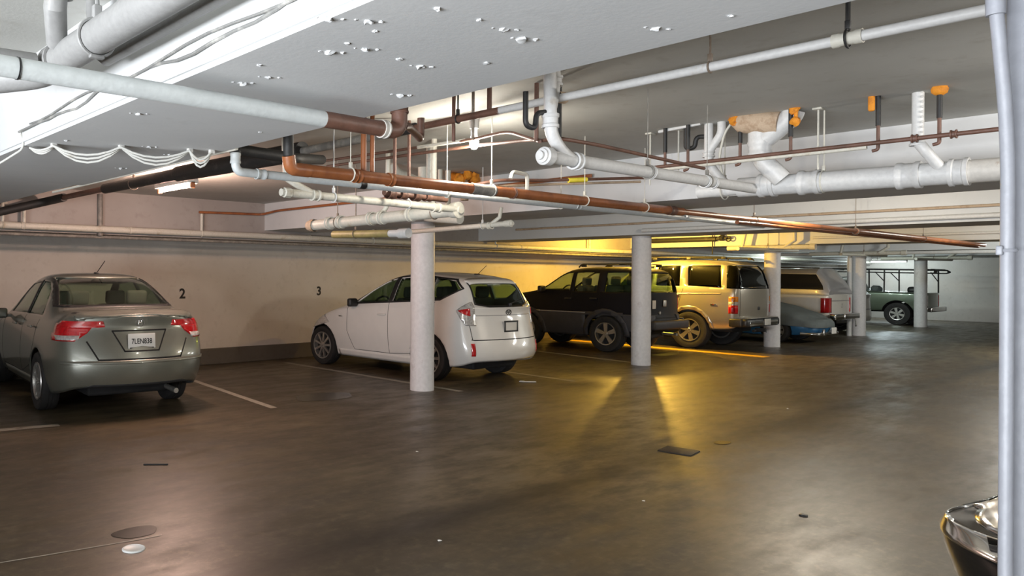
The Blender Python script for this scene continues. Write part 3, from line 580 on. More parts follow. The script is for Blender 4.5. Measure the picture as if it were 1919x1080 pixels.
# light fixtures
def fixture(name, x, y, z, L, tube, label, axis='y', cages=False):
    R = empty(name, (x, y, z), 0 if axis == 'y' else PI/2, label, 'light')
    MB().box((0, 0, .045), (.13, L, .05), .008).build('housing', 'fixture', R)
    MB().tube([(0, -L/2+.03, 0), (0, L/2-.03, 0)], .019, 14).build('tube', tube, R)
    for s in (-1, 1): MB().box((0, s*(L/2-.015), .005), (.05, .03, .07), .004).build('end_socket', 'fixture' if not cages else 'copper', R)
    MB().tube([(0, -L*.3, .06), (0, -L*.3, ZC-z)], .006, 6).tube([(0, L*.3, .06), (0, L*.3, ZC-z)], .006, 6).build('hanger', 'rod', R)
    return R
fixture('fluorescent_light', 3.85, 7.45, 2.42, .78, 'tube_warm', 'lit pinkish fluorescent tube above the grey sedan', cages=True)
fixture('fluorescent_light', 15.2, 2.2, 2.42, 1.2, 'tube', 'added unseen tube light between the second and third column beams')
fixture('fluorescent_light', 20.4, 2.2, 2.42, 1.2, 'tube', 'added unseen tube light between the third and fourth column beams')
fixture('fluorescent_light', 25.3, 8.8, 2.21, 1.3, 'tube_dim', 'dim greenish tube light over the silver car')
fixture('fluorescent_light', 33.0, 9.02, 2.09, 1.1, 'tube', 'bright cool tube light in front of the far end wall')
fixture('fluorescent_light', 5.4, -1.1, 2.42, 1.2, 'tube', 'added unseen tube light above the photographer right of the wide beam')
fixture('fluorescent_light', 9.3, 3.1, 2.42, 1.2, 'tube_warm', 'added unseen tube light over the aisle side behind the first column beam')
fixture('fluorescent_light', -1.2, 1.6, 2.42, 1.2, 'tube_warm', 'added unseen tube light near the garage doorway')  # added fixture out of view, only its glowing tube gives light
def bulb(x, y, z, mt, label):
    R = empty('ceiling_bulb', (x, y, z), 0, label, 'light')
    MB().lathe((0, 0, .11), Zd, [(0, .02), (.0, .03), (.05, .035), (ZC-z-.13, .04), (ZC-z-.12, .075), (ZC-z-.11, .075)], 20).build('socket', 'fixture', R)
    MB().lathe((0, 0, 0), Zd, [(-.035, 0), (-.03, .018), (-.01, .03), (.02, .033), (.06, .022), (.11, .018), (.11, 0)], 18).build('bulb', mt, R)
bulb(4.08, 3.49, 2.40, 'bulb', 'bare lit bulb hanging from the ceiling among the pipes')
bulb(15.4, 8.5, 2.30, 'bulb_yellow', 'yellow bulb between the dark and the tan SUV')

# white pipes right beside the camera
P = tag(MB().tube(bend([(2.13, .375, 0), (2.13, .375, 1.80), (2.108, .392, 2.07)], .25, 8), .0125, 18).build('corner_conduit', 'pole'), 'white vertical pipe in the right foreground, bent at the top', 'pipe')
MB().tube([(2.108, .392, 2.05), (2.105, .394, 2.18)], .017, 16).build('coupling', 'pole', P)
MB().tube([(2.105, .394, 2.15), (2.105, .394, 2.6)], .0125, 14).build('upper_run', 'pole', P); MB().ring((2.13, .375, 1.555), Zd, .014, .004, 16, 6).box((2.125, .385, 1.555), (.03, .012, .02), .003).build('clip', 'pole', P)
tag(MB().box((2.21, .345, 1.3), (.085, .085, 2.6), .01).build('corner_post', 'pole'), 'pale post at the right edge behind the white pipe', 'post')

# ------------------------------------------------------------------ vehicles
# local axes: X to the car's right, Y forward (rear face at 0), Z up
def interp(tab, q):
    for (a, va), (b, vb) in zip(tab, tab[1:]):
        if q <= b: return va+(vb-va)*max(0, min(1, (q-a)/(b-a)))
    return tab[-1][1]
def shell(stations, rear, front, L, bulge=(.10, .12), level=2, corner=0.):
    """lofted, capped and subdivided body skin; rear / front: (z, offset) profiles of the end faces"""
    bm = bmesh.new(); rows = []
    for (y, zb, hw, zs, zl, wb, zt, wt) in stations:
        d = zt-zl
        half = [(hw*.90, zb), (hw*.975, zb+(zs-zb)*.35), (hw, zs), (wb+(hw-wb)*.55, zl-(zl-zs)*.18), (wb, zl), (wt+(wb-wt)*.42, zl+d*.52), (wt, zl+d*.88), (wt*.78, zl+d*.975), (wt*.40, zt-.004)]
        pts = [(-x, z) for x, z in half]+[(0, zt)]+[(x, z) for x, z in half[::-1]]
        rows.append([bm.verts.new((x, y, z)) for x, z in pts])
    n = len(rows[0])
    for A, B in zip(rows, rows[1:]):
        for j in range(n-1): bm.faces.new((A[j], A[j+1], B[j+1], B[j]))
    for end, (R, sg, bl) in enumerate(((rows[0], -1, bulge[0]), (rows[-1], 1, bulge[1]))):
        k = 8; prev = None          # rows of the cap from the sill up to the last-but-one ring
        for j in range(8):
            a, b = R[j], R[n-1-j]
            mids = [bm.verts.new((a.co.x*s, a.co.y+sg*bl*(1-s*s), a.co.z)) for s in (.55, 0, -.55)]
            row = [a]+mids+[b]
            if prev:
                for i in range(4):
                    f = (prev[i], prev[i+1], row[i+1], row[i]); bm.faces.new(f if sg < 0 else f[::-1])
            prev = row
        top = [R[7], R[8], R[9], R[10], R[11]]
        for i in range(4):
            if prev[i] is top[i] and prev[i+1] is not top[i+1]: f = (prev[i], prev[i+1], top[i+1])
            elif prev[i+1] is top[i+1] and prev[i] is not top[i]: f = (prev[i], prev[i+1], top[i])
            else: f = (prev[i], prev[i+1], top[i+1], top[i])
            bm.faces.new(f if sg < 0 else f[::-1])
    for v in bm.verts:
        y0 = v.co.y
        if y0 < .9: v.co.y += interp(rear, v.co.z)*max(0, 1-y0/.9)+corner*(abs(v.co.x)/.9)**3*max(0, 1-y0/.6)
        if y0 > L-.9: v.co.y += interp(front, v.co.z)*max(0, 1-(L-y0)/.9)-corner*1.3*(abs(v.co.x)/.9)**3*max(0, 1-(L-y0)/.6)
    bmesh.ops.recalc_face_normals(bm, faces=bm.faces)
    me = bpy.data.meshes.new('tmp'); bm.to_mesh(me); bm.free()
    ob = bpy.data.objects.new('tmp', me); COL.objects.link(ob)
    md = ob.modifiers.new('s', 'SUBSURF'); md.levels = level; md.render_levels = level
    dg = bpy.context.evaluated_depsgraph_get(); dg.update()
    ev = ob.evaluated_get(dg); m2 = bpy.data.meshes.new_from_object(ev)
    bm = bmesh.new(); bm.from_mesh(m2)
    bpy.data.objects.remove(ob); bpy.data.meshes.remove(me); bpy.data.meshes.remove(m2)
    s = sum(f.normal.z for f in bm.faces if f.calc_center_median().z > 1.0)
    if s < 0: bmesh.ops.reverse_faces(bm, faces=bm.faces)
    return bm
AX = {'side': (1, 2), 'end': (0, 2), 'top': (0, 1)}
def planes(poly, axis):
    i, j = AX[axis]; n = len(poly)
    A = sum(poly[k][0]*poly[(k+1) % n][1]-poly[(k+1) % n][0]*poly[k][1] for k in range(n))
    if A < 0: poly = poly[::-1]
    out = []
    for k in range(n):
        (a, b), (c, d) = poly[k], poly[(k+1) % n]
        co = Vector((0, 0, 0)); no = Vector((0, 0, 0)); co[i], co[j] = a, b; no[i], no[j] = d-b, -(c-a)
        if no.length > 1e-6: out.append((co, no.normalized()))
    return out
def bb(poly, axis, mrg):
    i, j = AX[axis]; xs = [p[0] for p in poly]; zs = [p[1] for p in poly]
    return lambda c: min(xs)-mrg < c[i] < max(xs)+mrg and min(zs)-mrg < c[j] < max(zs)+mrg
def flt(axis, side):
    """keep faces of one side only. side: -1 left, 1 right, for 'end': -1 rear, 1 front"""
    if axis == 'side': return lambda c, n: c.x*side > .05 and n.x*side > .12
    if axis == 'end': return lambda c, n: n.y*side > .10
    return lambda c, n: n.z > .2
class Car:
    def __init__(s, name, loc, rz, label, paint, cat='car', body='body', **kw):
        s.root = empty(name, loc, rz, label, cat, 'cars parked along the long wall'); s.paint = paint
        s.skin = shell(**kw); s.holes = []
    def piece(s, polys, axis, side, off, extra=(), cond=None):
        out = bmesh.new(); f0 = flt(axis, side)
        if axis == 'side' and extra: f0 = lambda c, n: c.x*side > .05 and n.x*side > -.3 and n.y < .9
        for poly in polys:
            bm = s.skin.copy(); inb = bb(poly, axis, .3)
            bad = []
            for f in bm.faces:
                c = f.calc_center_median()
                if not (f0(c, f.normal) and inb(c) and (cond is None or cond(c))): bad.append(f)
            bmesh.ops.delete(bm, geom=bad, context='FACES')
            for co, no in planes(poly, axis)+list(extra):
                bmesh.ops.bisect_plane(bm, geom=bm.verts[:]+bm.edges[:]+bm.faces[:], plane_co=co, plane_no=no, clear_outer=True, dist=1e-5)
            me = bpy.data.meshes.new('t'); bm.to_mesh(me); bm.free(); out.from_mesh(me); bpy.data.meshes.remove(me)
        bmesh.ops.remove_doubles(out, verts=out.verts, dist=.0015)
        out.normal_update()
        for v in out.verts: v.co += v.normal*off
        return out
    def ry(s, x, z):
        """Y of the rear skin at (x, z)"""
        from mathutils.bvhtree import BVHTree
        if not hasattr(s, 'tree'): s.tree = BVHTree.FromBMesh(s.skin)
        h = s.tree.ray_cast(Vector((x, -3, z)), Vector((0, 1, 0))); return h[0].y if h[0] else 0
    def panel(s, name, mat, polys, axis='side', side=-1, off=.004, th=.012, extra=(), cond=None, parent=None, both=False, label=None, xin=None):
        obs = []
        for sd in ((-1, 1) if both else (side,)):
            if xin: extra = [(Vector((sd*xin, 0, 0)), Vector((-sd, 0, 0)))]
            bm = s.piece(polys, axis, sd, off, extra if not callable(extra) else extra(sd), cond)
            if not bm.faces: bm.free(); continue
            o = link(name, bm, mat, parent or s.root, True)
            md = o.modifiers.new('thick', 'SOLIDIFY'); md.thickness = th; md.offset = -1
            if label: o['label'] = label
            obs.append(o)
        return obs
    def window(s, name, mat, polys, axis='side', side=-1, both=False, cond=None, frame=None):
        for sd in ((-1, 1) if both else (side,)):
            s.holes += [(p, axis, sd, cond) for p in polys]
            s.panel(name, mat, polys, axis, sd, -.010, .004, cond=cond)
    def line(s, name, pts, axis='side', side=-1, w=.007, mat='seam', off=.0012, both=False, cond=None):
        q = []
        for a, b in zip(pts, pts[1:]):
            a, b = Vector(a), Vector(b); d = (b-a).normalized(); n = Vector((-d.y, d.x))*w/2; e = d*w*.4
            q.append([tuple(a-e+n), tuple(b+e+n), tuple(b+e-n), tuple(a-e-n)])
        return s.panel(name, mat, q, axis, side, off, .003, both=both, cond=cond)
    def arch(s, y, z, r):
        s.holes += [([(y+r*math.cos(a), z+r*math.sin(a)) for a in [2*PI*k/22 for k in range(22)]], 'side', sd, None) for sd in (-1, 1)]
    def finish(s, name='body'):
        bm = s.skin.copy()
        for poly, axis, sd, cond in s.holes:
            f0 = flt(axis, sd); inb = bb(poly, axis, .12)
            F = [f for f in bm.faces if f0(f.calc_center_median(), f.normal) and inb(f.calc_center_median()) and (cond is None or cond(f.calc_center_median()))]
            pl = planes(poly, axis)
            for co, no in pl:
                F = [f for f in F if f.is_valid]
                g = set(F)
                for f in F: g.update(f.edges); g.update(f.verts)
                r = bmesh.ops.bisect_plane(bm, geom=list(g), plane_co=co, plane_no=no, dist=1e-5)
                F = list({x for x in r['geom'] if isinstance(x, bmesh.types.BMFace)} | {f for f in F if f.is_valid})
            dead = [f for f in F if f.is_valid and all((f.calc_center_median()-co).dot(no) < 1e-4 for co, no in pl)]
            bmesh.ops.delete(bm, geom=dead, context='FACES')
        o = link(name, bm, [s.paint, 'interior'], s.root, True)
        md = o.modifiers.new('thick', 'SOLIDIFY'); md.thickness = .018; md.offset = -1; md.material_offset = 1; md.material_offset_rim = 0
        s.skin.free(); return o
    def add(s, name, mb, mat, parent=None, **k): return mb.build(name, mat, parent or s.root, **k)
    def seats(s, rows, mat='seat_tan', w=.26):
        for (y, z, xs) in rows:
            for x in xs:
                b = MB().box((x, y+.08, z), (w*1.9, .46, .13), .04).box((x, y-.14, z+.32), (w*1.85, .14, .58), .05, 0, .18).box((x, y-.20, z+.69), (w*1.0, .09, .17), .035, 0, .12)
                s.add('seat', b, mat)
    def pan(s, L, hw, z0=.20, z1=.36):
        s.add('underbody', MB().box((0, L/2, (z0+z1)/2), (hw*1.15, L*.86, z1-z0), .03).box((0, L*.5, z1+.05), (hw*1.1, L*.45, .14), .02), 'dark')
def wheel_mesh(R, w, rr, spokes=5, style='star'):
    """tyre and rim meshes with the axle on X, outer face at -X"""
    t = MB().lathe((0, 0, 0), (1, 0, 0), [(-w*.40, rr), (-w*.47, rr+(R-rr)*.35), (-w*.50, rr+(R-rr)*.6), (-w*.46, R*.965), (-w*.36, R), (-w*.12, R), (-w*.11, R*.985), (-w*.08, R*.985), (-w*.07, R), (w*.07, R), (w*.08, R*.985), (w*.11, R*.985), (w*.12, R), (w*.36, R), (w*.46, R*.965), (w*.5, rr+(R-rr)*.6), (w*.47, rr+(R-rr)*.35), (w*.40, rr), (w*.2, rr*.97), (-w*.2, rr*.97)], 44, True)
    b = MB().lathe((0, 0, 0), (1, 0, 0), [(-w*.42, rr*1.01), (-w*.47, rr*.99), (-w*.46, rr*.93), (-w*.30, rr*.89), (w*.38, rr*.86), (w*.42, rr*.99)], 40)
    b.lathe((0, 0, 0), (1, 0, 0), [(-w*.42, 0), (-w*.42, rr*.15), (-w*.37, rr*.22), (-w*.1, rr*.22)], 20)
    for k in range(spokes):
        a = 2*PI*k/spokes+.3; ca, sa = math.cos(a), math.sin(a)
        def P(r, t, x): return (x, r*ca-t*sa, r*sa+t*ca)
        w0, w1 = (rr*.13, rr*.20) if style == 'star' else (rr*.075, rr*.085)
        v = [b.bm.verts.new(P(*q)) for q in [(rr*.16, -w0, -w*.40), (rr*.16, w0, -w*.40), (rr*.93, w1, -w*.40), (rr*.93, -w1, -w*.40), (rr*.16, -w0, -w*.24), (rr*.16, w0, -w*.24), (rr*.93, w1, -w*.26), (rr*.93, -w1, -w*.26)]]
        for f in ((0, 1, 2, 3), (7, 6, 5, 4), (0, 4, 5, 1), (1, 5, 6, 2), (2, 6, 7, 3), (3, 7, 4, 0)): b.bm.faces.new([v[i] for i in f])
    d = MB().lathe((0, 0, 0), (1, 0, 0), [(-w*.12, 0), (-w*.12, rr*.87), (w*.3, rr*.87), (w*.3, 0)], 28)
    for k in range(5): b.lathe((-w*.40, rr*.13*math.cos(2*PI*k/5), rr*.13*math.sin(2*PI*k/5)), (-1, 0, 0), [(0, .010), (.012, .009), (.012, 0)], 8)
    return t, b, d
def wheels(car, ys, hw, R, w, rr, spokes, style='star', rim='rim', skip=(), inset=.012):
    t0 = None
    for y in ys:
        for sd in (-1, 1):
            rz = 0 if sd < 0 else PI
            if t0 is None:
                t, b, d = wheel_mesh(R, w, rr, spokes, style)
                t0 = t.build('wheel', 'tyre', car.root, True, 35); b0 = b.build('rim', rim, t0, True, 35); d0 = d.build('brake_disc', 'dark', t0)
                o = t0
            else:
                o = t0.copy(); COL.objects.link(o); o.parent = car.root
                for ch in (b0, d0): c = ch.copy(); COL.objects.link(c); c.parent = o
            o.location = (sd*(hw-w*.5-inset), y, R); o.rotation_euler = (0, 0, rz)
def plate(car, x, y, z, txt, w=.305, h=.152, rx=PI/2, frame='black_trim', parent=None, size=.075, mat='plate'):
    o = car.add('licence_plate', MB().box((0, 0, 0), (w, .006, h), .004), mat); o.location = (x, y, z); o.rotation_euler = (rx-PI/2, 0, 0)
    if frame:
        f = MB()
        for (cx, cz, sx, sz) in ((0, h/2, w+.03, .022), (0, -h/2, w+.03, .022), (-w/2, 0, .022, h), (w/2, 0, .022, h)): f.box((cx, -.004, cz), (sx, .012, sz), .003)
        f.build('plate_frame', frame, o)
    if txt: text('lettering', txt, size, 'black_text', (0, -.0045, -.005), (PI/2, 0, 0), o, .0006, 'CENTER', .001, .82)
    return o
def mirror(car, x, y, z, mat, s=1.):
    for sd in (-1, 1): car.add('mirror', MB().box((sd*(x+.10*s), y, z), (.17*s, .09*s, .13*s), .03*s).box((sd*x, y+.02, z-.03), (.10*s, .05*s, .04*s), .012), mat)

# ---- grey-green sedan, left
C = Car('sedan', (3.41, 7.42, 0), math.radians(-5.5), 'dark grey-green sedan parked at stall 2, seen from behind', 'civic', L=4.2, bulge=(.13, .2), corner=.10,
    stations=[(0, .34, .74, .62, .96, .72, 1.06, .62), (.10, .28, .835, .64, .98, .79, 1.115, .66), (.38, .24, .866, .64, .98, .80, 1.11, .66), (.58, .22, .875, .62, .98, .80, 1.13, .64), (.95, .22, .876, .62, .98, .80, 1.35, .60),
              (1.32, .22, .876, .62, .975, .80, 1.485, .585), (1.8, .22, .876, .62, .97, .80, 1.51, .58), (2.35, .22, .876, .62, .96, .80, 1.475, .57), (2.85, .22, .876, .6, .94, .80, 1.20, .62), (3.25, .22, .876, .6, .90, .80, .97, .68), (3.7, .23, .85, .58, .80, .76, .86, .6), (4.08, .26, .76, .52, .66, .66, .72, .5), (4.2, .30, .62, .46, .56, .54, .60, .4)],
    rear=[(.2, .06), (.45, -.05), (.62, -.06), (.70, .02), (.95, .05), (1.1, .03)], front=[(.2, -.05), (.5, .02), (.9, -.1)])
rear = lambda c: c.y < 1.4
C.window('rear_window', 'glass_clear', [[(-.66, 1.15), (.66, 1.15), (.53, 1.445), (-.53, 1.445)]], 'end', -1, cond=lambda c: .3 < c.y < 1.5)
C.panel('window_surround', 'black_trim', [[(-.70, 1.125), (.70, 1.125), (.69, 1.148), (-.69, 1.148)], [(-.70, 1.125), (-.66, 1.145), (-.53, 1.445), (-.56, 1.455)], [(.70, 1.125), (.66, 1.145), (.53, 1.445), (.56, 1.455)]], 'end', -1, .003, .01, cond=lambda c: .3 < c.y < 1.5)
C.window('windshield', 'glass_clear', [[(-.64, 1.02), (.64, 1.02), (.52, 1.37), (-.52, 1.37)]], 'end', 1, cond=lambda c: c.y > 2.2)
for sd in (-1, 1):
    C.window('rear_door_window', 'glass', [[(1.02, 1.03), (1.72, 1.02), (1.72, 1.40), (1.42, 1.395), (1.20, 1.30)]], 'side', sd)
    C.window('front_door_window', 'glass', [[(1.80, 1.02), (2.78, 1.0), (2.55, 1.23), (2.30, 1.36), (1.80, 1.40)]], 'side', sd)
    C.panel('pillar_trim', 'black_trim', [[(1.72, 1.02), (1.80, 1.02), (1.80, 1.41), (1.72, 1.41)]], 'side', sd, .002)
    C.line('door_seam', [(1.03, .98), (1.10, .72), (1.28, .46), (1.76, .34), (1.76, 1.0)], 'side', sd); C.line('front_door_seam', [(1.76, .34), (2.85, .34), (2.92, .95)], 'side', sd)
    C.add('door_handle', MB().box((sd*.872, 1.22, .90), (.03, .17, .03), .01).box((sd*.872, 2.05, .89), (.03, .17, .03), .01), 'civic')
    C.panel('side_skirt', 'civic', [[(1.15, .22), (2.75, .22), (2.75, .33), (1.15, .33)]], 'side', sd, .015, .02)
    nr = lambda c: c.y < .7
    C.panel('tail_light', 'red_lens', [[(sd*.37, .945), (sd*.39, 1.005), (sd*.9, 1.005), (sd*.9, .94), (sd*.46, .94)], [(sd*.46, .942), (sd*.55, .885), (sd*.62, .805), (sd*.9, .805), (sd*.9, .942)]], 'end', -1, .006, .02, cond=nr)
    C.panel('tail_light', 'red_lens', [[(-.2, .805), (.17, .805), (.12, 1.005), (-.2, 1.005)]], 'side', sd, .006, .02, cond=nr, xin=.72)
    C.panel('lower_lens', 'clear_lens', [[(sd*.64, .815), (sd*.82, .815), (sd*.82, .862), (sd*.62, .862)]], 'end', -1, .009, .02, cond=nr)
C.line('trunk_seam', [(-.56, .80), (-.46, .62), (.46, .62), (.56, .80)], 'end', -1, .016, cond=rear)
C.line('trunk_lip_shadow', [(-.66, 1.085), (.66, 1.085)], 'end', -1, .014, cond=rear)
C.panel('bumper_crease', 'civic', [[(-.80, .575), (.80, .575), (.80, .61), (-.80, .61)]], 'end', -1, .010, .02, cond=rear)
C.panel('diffuser', 'dark', [[(-.80, .2), (.80, .2), (.72, .30), (.50, .365), (-.50, .365), (-.72, .30)]], 'end', -1, .004, .01, cond=rear)
C.panel('spoiler', 'civic', [[(-.66, -.05), (.66, -.05), (.66, .13), (-.66, .13)]], 'top', 0, .016, .02, cond=lambda c: c.y < .4 and c.z > 1.0)
for (a, b_) in (((-.30, .905), (-.19, .70)), ((.30, .905), (.19, .70)), ((-.30, .905), (.30, .905)), ((-.19, .70), (.19, .70))): C.line('plate_recess_edge', [a, b_], 'end', -1, .014, 'seam', .003, cond=rear)
plate(C, 0, C.ry(0, .80)-.012, .80, '7LEN838', frame=None, rx=PI/2-.08)
C.add('plate_bracket', MB().box((0, C.ry(0, .80)-.016, .727), (.27, .012, .02), .004), 'black_trim')
b = MB().ring((0, 0, 0), (0, 1, 0), .046, .006, 24, 6); [setattr(v, 'co', Vector((v.co.x*1.0, v.co.y, v.co.z*.85))) for v in b.bm.verts]
b.box((-.016, 0, 0), (.008, .008, .05), .002, 0, 0, .12).box((.016, 0, 0), (.008, .008, .05), .002, 0, 0, -.12).box((0, 0, 0), (.03, .008, .008), .002)
o = C.add('emblem', b, 'chrome'); o.location = (0, C.ry(0, .985)-.004, .985)
C.add('antenna', MB().box((.0, 1.52, 1.495), (.035, .10, .02), .008).tube([(0, 1.50, 1.495), (.055, 1.34, 1.64)], .005, 8), 'black_trim')
C.add('exhaust', MB().tube([(.45, .0, .24), (.45, .5, .26)], .028, 12), 'steel')
for y in (.93, 3.42): C.arch(y, .315, .365)
mirror(C, .84, 2.62, .98, 'civic'); C.root.scale = (.95, 1, 1); C.pan(4.2, .8); C.seats([(1.25, .52, (-.36, .36)), (2.05, .50, (-.36, .36))])
C.add('dashboard', MB().box((0, 2.75, .86), (1.3, .4, .2), .06), 'interior'); C.add('parcel_shelf', MB().box((0, .85, .99), (1.25, .5, .03), .01), 'interior')
C.finish(); wheels(C, (.93, 3.42), .876, .315, .205, .205, 10, 'thin')

# ---- white hatchback, centre
C = Car('hatchback', (8.69, 6.76, 0), 0, 'white five-door hatchback parked at stall 3 behind the first column', 'prius', L=3.78, bulge=(.10, .22), corner=.13,
    stations=[(0, .32, .76, .60, 1.0, .74, 1.06, .64), (.10, .26, .815, .62, 1.04, .76, 1.14, .64), (.32, .23, .832, .62, 1.09, .76, 1.42, .57), (.55, .21, .835, .62, 1.12, .76, 1.50, .57), (1.2, .20, .835, .62, 1.10, .76, 1.565, .57),
              (1.75, .20, .835, .62, 1.06, .80, 1.51, .59), (2.15, .20, .835, .62, 1.02, .81, 1.32, .62), (2.55, .20, .835, .62, .98, .82, 1.06, .70), (2.95, .20, .833, .62, .92, .82, .96, .68), (3.35, .22, .87, .60, .82, .78, .87, .62), (3.65, .25, .79, .54, .68, .68, .74, .5), (3.78, .30, .62, .48, .58, .55, .62, .4)],
    rear=[(.2, .08), (.42, -.02), (.56, -.03), (.64, .09), (1.0, .11), (1.15, .06), (1.40, -.10), (1.5, -.04)], front=[(.2, -.05), (.5, .02), (.9, -.12)])
rear = lambda c: c.y < .9
C.window('rear_window', 'glass', [[(-.55, 1.11), (-.36, 1.075), (.36, 1.075), (.55, 1.11), (.51, 1.385), (-.51, 1.385)]], 'end', -1, cond=rear)
C.panel('window_surround', 'black_trim', [[(-.57, 1.09), (-.36, 1.055), (-.36, 1.08), (-.55, 1.115)], [(-.37, 1.055), (.37, 1.055), (.37, 1.08), (-.37, 1.08)], [(.57, 1.09), (.36, 1.055), (.36, 1.08), (.55, 1.115)], [(-.575, 1.09), (-.545, 1.11), (-.505, 1.385), (-.525, 1.395)], [(.575, 1.09), (.545, 1.11), (.505, 1.385), (.525, 1.395)]], 'end', -1, .003, .01, cond=rear)
C.window('windshield', 'glass', [[(-.66, 1.08), (.66, 1.08), (.54, 1.44), (-.54, 1.44)]], 'end', 1, cond=lambda c: c.y > 1.4)
C.panel('roof_spoiler', 'prius', [[(-.52, .10), (.52, .10), (.52, .40), (-.52, .40)]], 'top', 0, .018, .025, cond=lambda c: c.y < .6 and c.z > 1.38)
for sd in (-1, 1):
    C.window('front_door_window', 'glass', [[(2.42, 1.05), (1.66, 1.10), (1.66, 1.44), (1.82, 1.42), (2.14, 1.27)]], 'side', sd)
    C.window('rear_door_window', 'glass', [[(1.57, 1.105), (.92, 1.135), (.92, 1.475), (1.2, 1.48), (1.57, 1.455)]], 'side', sd)
    C.window('quarter_window', 'glass', [[(.86, 1.14), (.64, 1.16), (.36, 1.31), (.50, 1.42), (.86, 1.475)]], 'side', sd)
    C.panel('pillar_trim', 'black_trim', [[(1.57, 1.105), (1.66, 1.10), (1.66, 1.45), (1.57, 1.46)]], 'side', sd, .002); C.panel('pillar_trim', 'black_trim', [[(.86, 1.135), (.92, 1.135), (.92, 1.48), (.86, 1.475)]], 'side', sd, .002)
    C.line('window_trim', [(2.52, 1.04), (1.6, 1.09), (.64, 1.15), (.33, 1.31), (.50, 1.435), (1.2, 1.495), (1.62, 1.465), (1.85, 1.425), (2.16, 1.275), (2.48, 1.05)], 'side', sd, .022, 'black_trim', .003)
    C.line('front_door_seam', [(1.63, 1.08), (1.60, .32), (2.40, .32), (2.56, .60), (2.56, 1.0)], 'side', sd); C.line('rear_door_seam', [(1.60, .32), (1.05, .36), (.98, .62), (.80, .80), (.72, 1.12)], 'side', sd)
    C.add('door_handle', MB().box((sd*.834, 1.75, .90), (.03, .18, .028), .01).box((sd*.834, 1.02, .95), (.03, .18, .028), .01), 'prius')
    C.panel('side_skirt', 'prius', [[(1.15, .2), (2.8, .2), (2.8, .30), (1.15, .30)]], 'side', sd, .012, .02)
    C.panel('tail_light', 'clear_lens', [[(-.2, 1.21), (.10, 1.22), (.31, 1.01), (.17, .81), (-.2, .79)]], 'side', sd, .006, .02, cond=lambda c: c.y < .7, xin=.60)
    C.panel('brake_lens', 'red_lens', [[(.10, 1.06), (.285, 1.012), (.16, .94), (.06, .97)]], 'side', sd, .009, .01, cond=lambda c: c.y < .6, xin=.66)
    C.panel('reflector', 'red_lens', [[(sd*.66, .40), (sd*.71, .40), (sd*.71, .57), (sd*.66, .57)]], 'end', -1, .006, .01, cond=rear)
    C.panel('head_light', 'clear_lens', [[(3.0, .72), (3.5, .60), (3.5, .70), (3.15, .84)]], 'side', sd, .006, .02)
    C.line('side_badge', [(2.68, .83), (2.76, .83)], 'side', sd, .018, 'steel', .003)
C.line('tailgate_seam', [(-.69, .62), (-.66, .615), (.66, .615), (.69, .62)], 'end', -1, .012, cond=rear)
for sd in (-1, 1): C.line('tailgate_side_seam', [(sd*.68, .62), (sd*.69, .82)], 'end', -1, .008, cond=rear)
C.line('tailgate_crease', [(-.64, .945), (.64, .945)], 'end', -1, .010, 'shell', .002, cond=rear)
plate(C, 0, C.ry(0, .79)-.010, .79, None, .27, .135, mat='paper')
b = MB().ring((0, 0, 0), (0, 1, 0), .055, .006, 28, 6).ring((0, 0, .012), (0, 1, 0), .030, .005, 24, 6); [setattr(v, 'co', Vector((v.co.x, v.co.y, v.co.z*.68))) for v in b.bm.verts]
b.box((0, 0, -.005), (.010, .006, .05), .002); o = C.add('emblem', b, 'black_trim'); o.location = (.0, C.ry(0, .985)-.004, .985)
C.add('rear_wiper', MB().tube([(.0, .02, 1.10), (.32, .06, 1.16)], .008, 8).box((0, .01, 1.09), (.05, .04, .05), .01), 'black_trim')
C.add('antenna', MB().box((.0, .60, 1.515), (.04, .09, .02), .008).tube([(0, .58, 1.52), (.05, .47, 1.64)], .004, 8), 'black_trim')
C.line('wiper_cowl', [(-.7, 1.03), (.7, 1.03)], 'end', 1, .03, 'black_trim', .004, cond=lambda c: c.y > 2)
for y in (.80, 3.22): C.arch(y, .32, .375)
mirror(C, .79, 2.36, 1.06, 'black_trim'); C.pan(3.78, .8, .18, .34); C.seats([(1.0, .56, (-.36, .36)), (1.8, .54, (-.36, .36))], 'interior')
C.add('steering_wheel', MB().ring((-.38, 2.25, 1.0), (0, .9, .4), .17, .015, 24, 8).tube([(-.38, 2.25, 1.0), (-.38, 2.45, .9)], .03, 8), 'black_trim')
C.add('dashboard', MB().box((0, 2.5, .90), (1.4, .45, .2), .06), 'interior')
C.finish(); wheels(C, (.80, 3.22), .835, .32, .205, .225, 9, 'thin')

# ---- dark SUV behind the second column
C = Car('dark_suv', (14.47, 7.52, 0), 0, 'black SUV with grey lower cladding and roof rack behind the second column', 'suv', L=3.5, bulge=(.06, .12), corner=.15,
    stations=[(0, .46, .66, .72, 1.10, .64, 1.20, .58), (.06, .40, .71, .72, 1.13, .665, 1.40, .56), (.16, .36, .718, .72, 1.15, .675, 1.62, .54), (.45, .32, .72, .72, 1.16, .675, 1.685, .54), (1.3, .30, .72, .72, 1.16, .675, 1.70, .54),
              (1.85, .30, .72, .72, 1.16, .675, 1.67, .54), (2.15, .30, .72, .72, 1.15, .675, 1.46, .56), (2.48, .30, .72, .72, 1.12, .675, 1.20, .63), (2.9, .32, .718, .72, 1.08, .66, 1.15, .58), (3.35, .36, .71, .70, 1.02, .66, 1.09, .56), (3.5, .42, .66, .66, .92, .6, .98, .60)],
    rear=[(.3, .0), (.6, -.02), (.66, .05), (1.2, .05), (1.6, -.02)], front=[(.4, 0), (1, -.02)])
rear = lambda c: c.y < .6
C.window('rear_window', 'glass', [[(-.52, 1.19), (.52, 1.19), (.47, 1.57), (-.47, 1.57)]], 'end', -1, cond=rear)
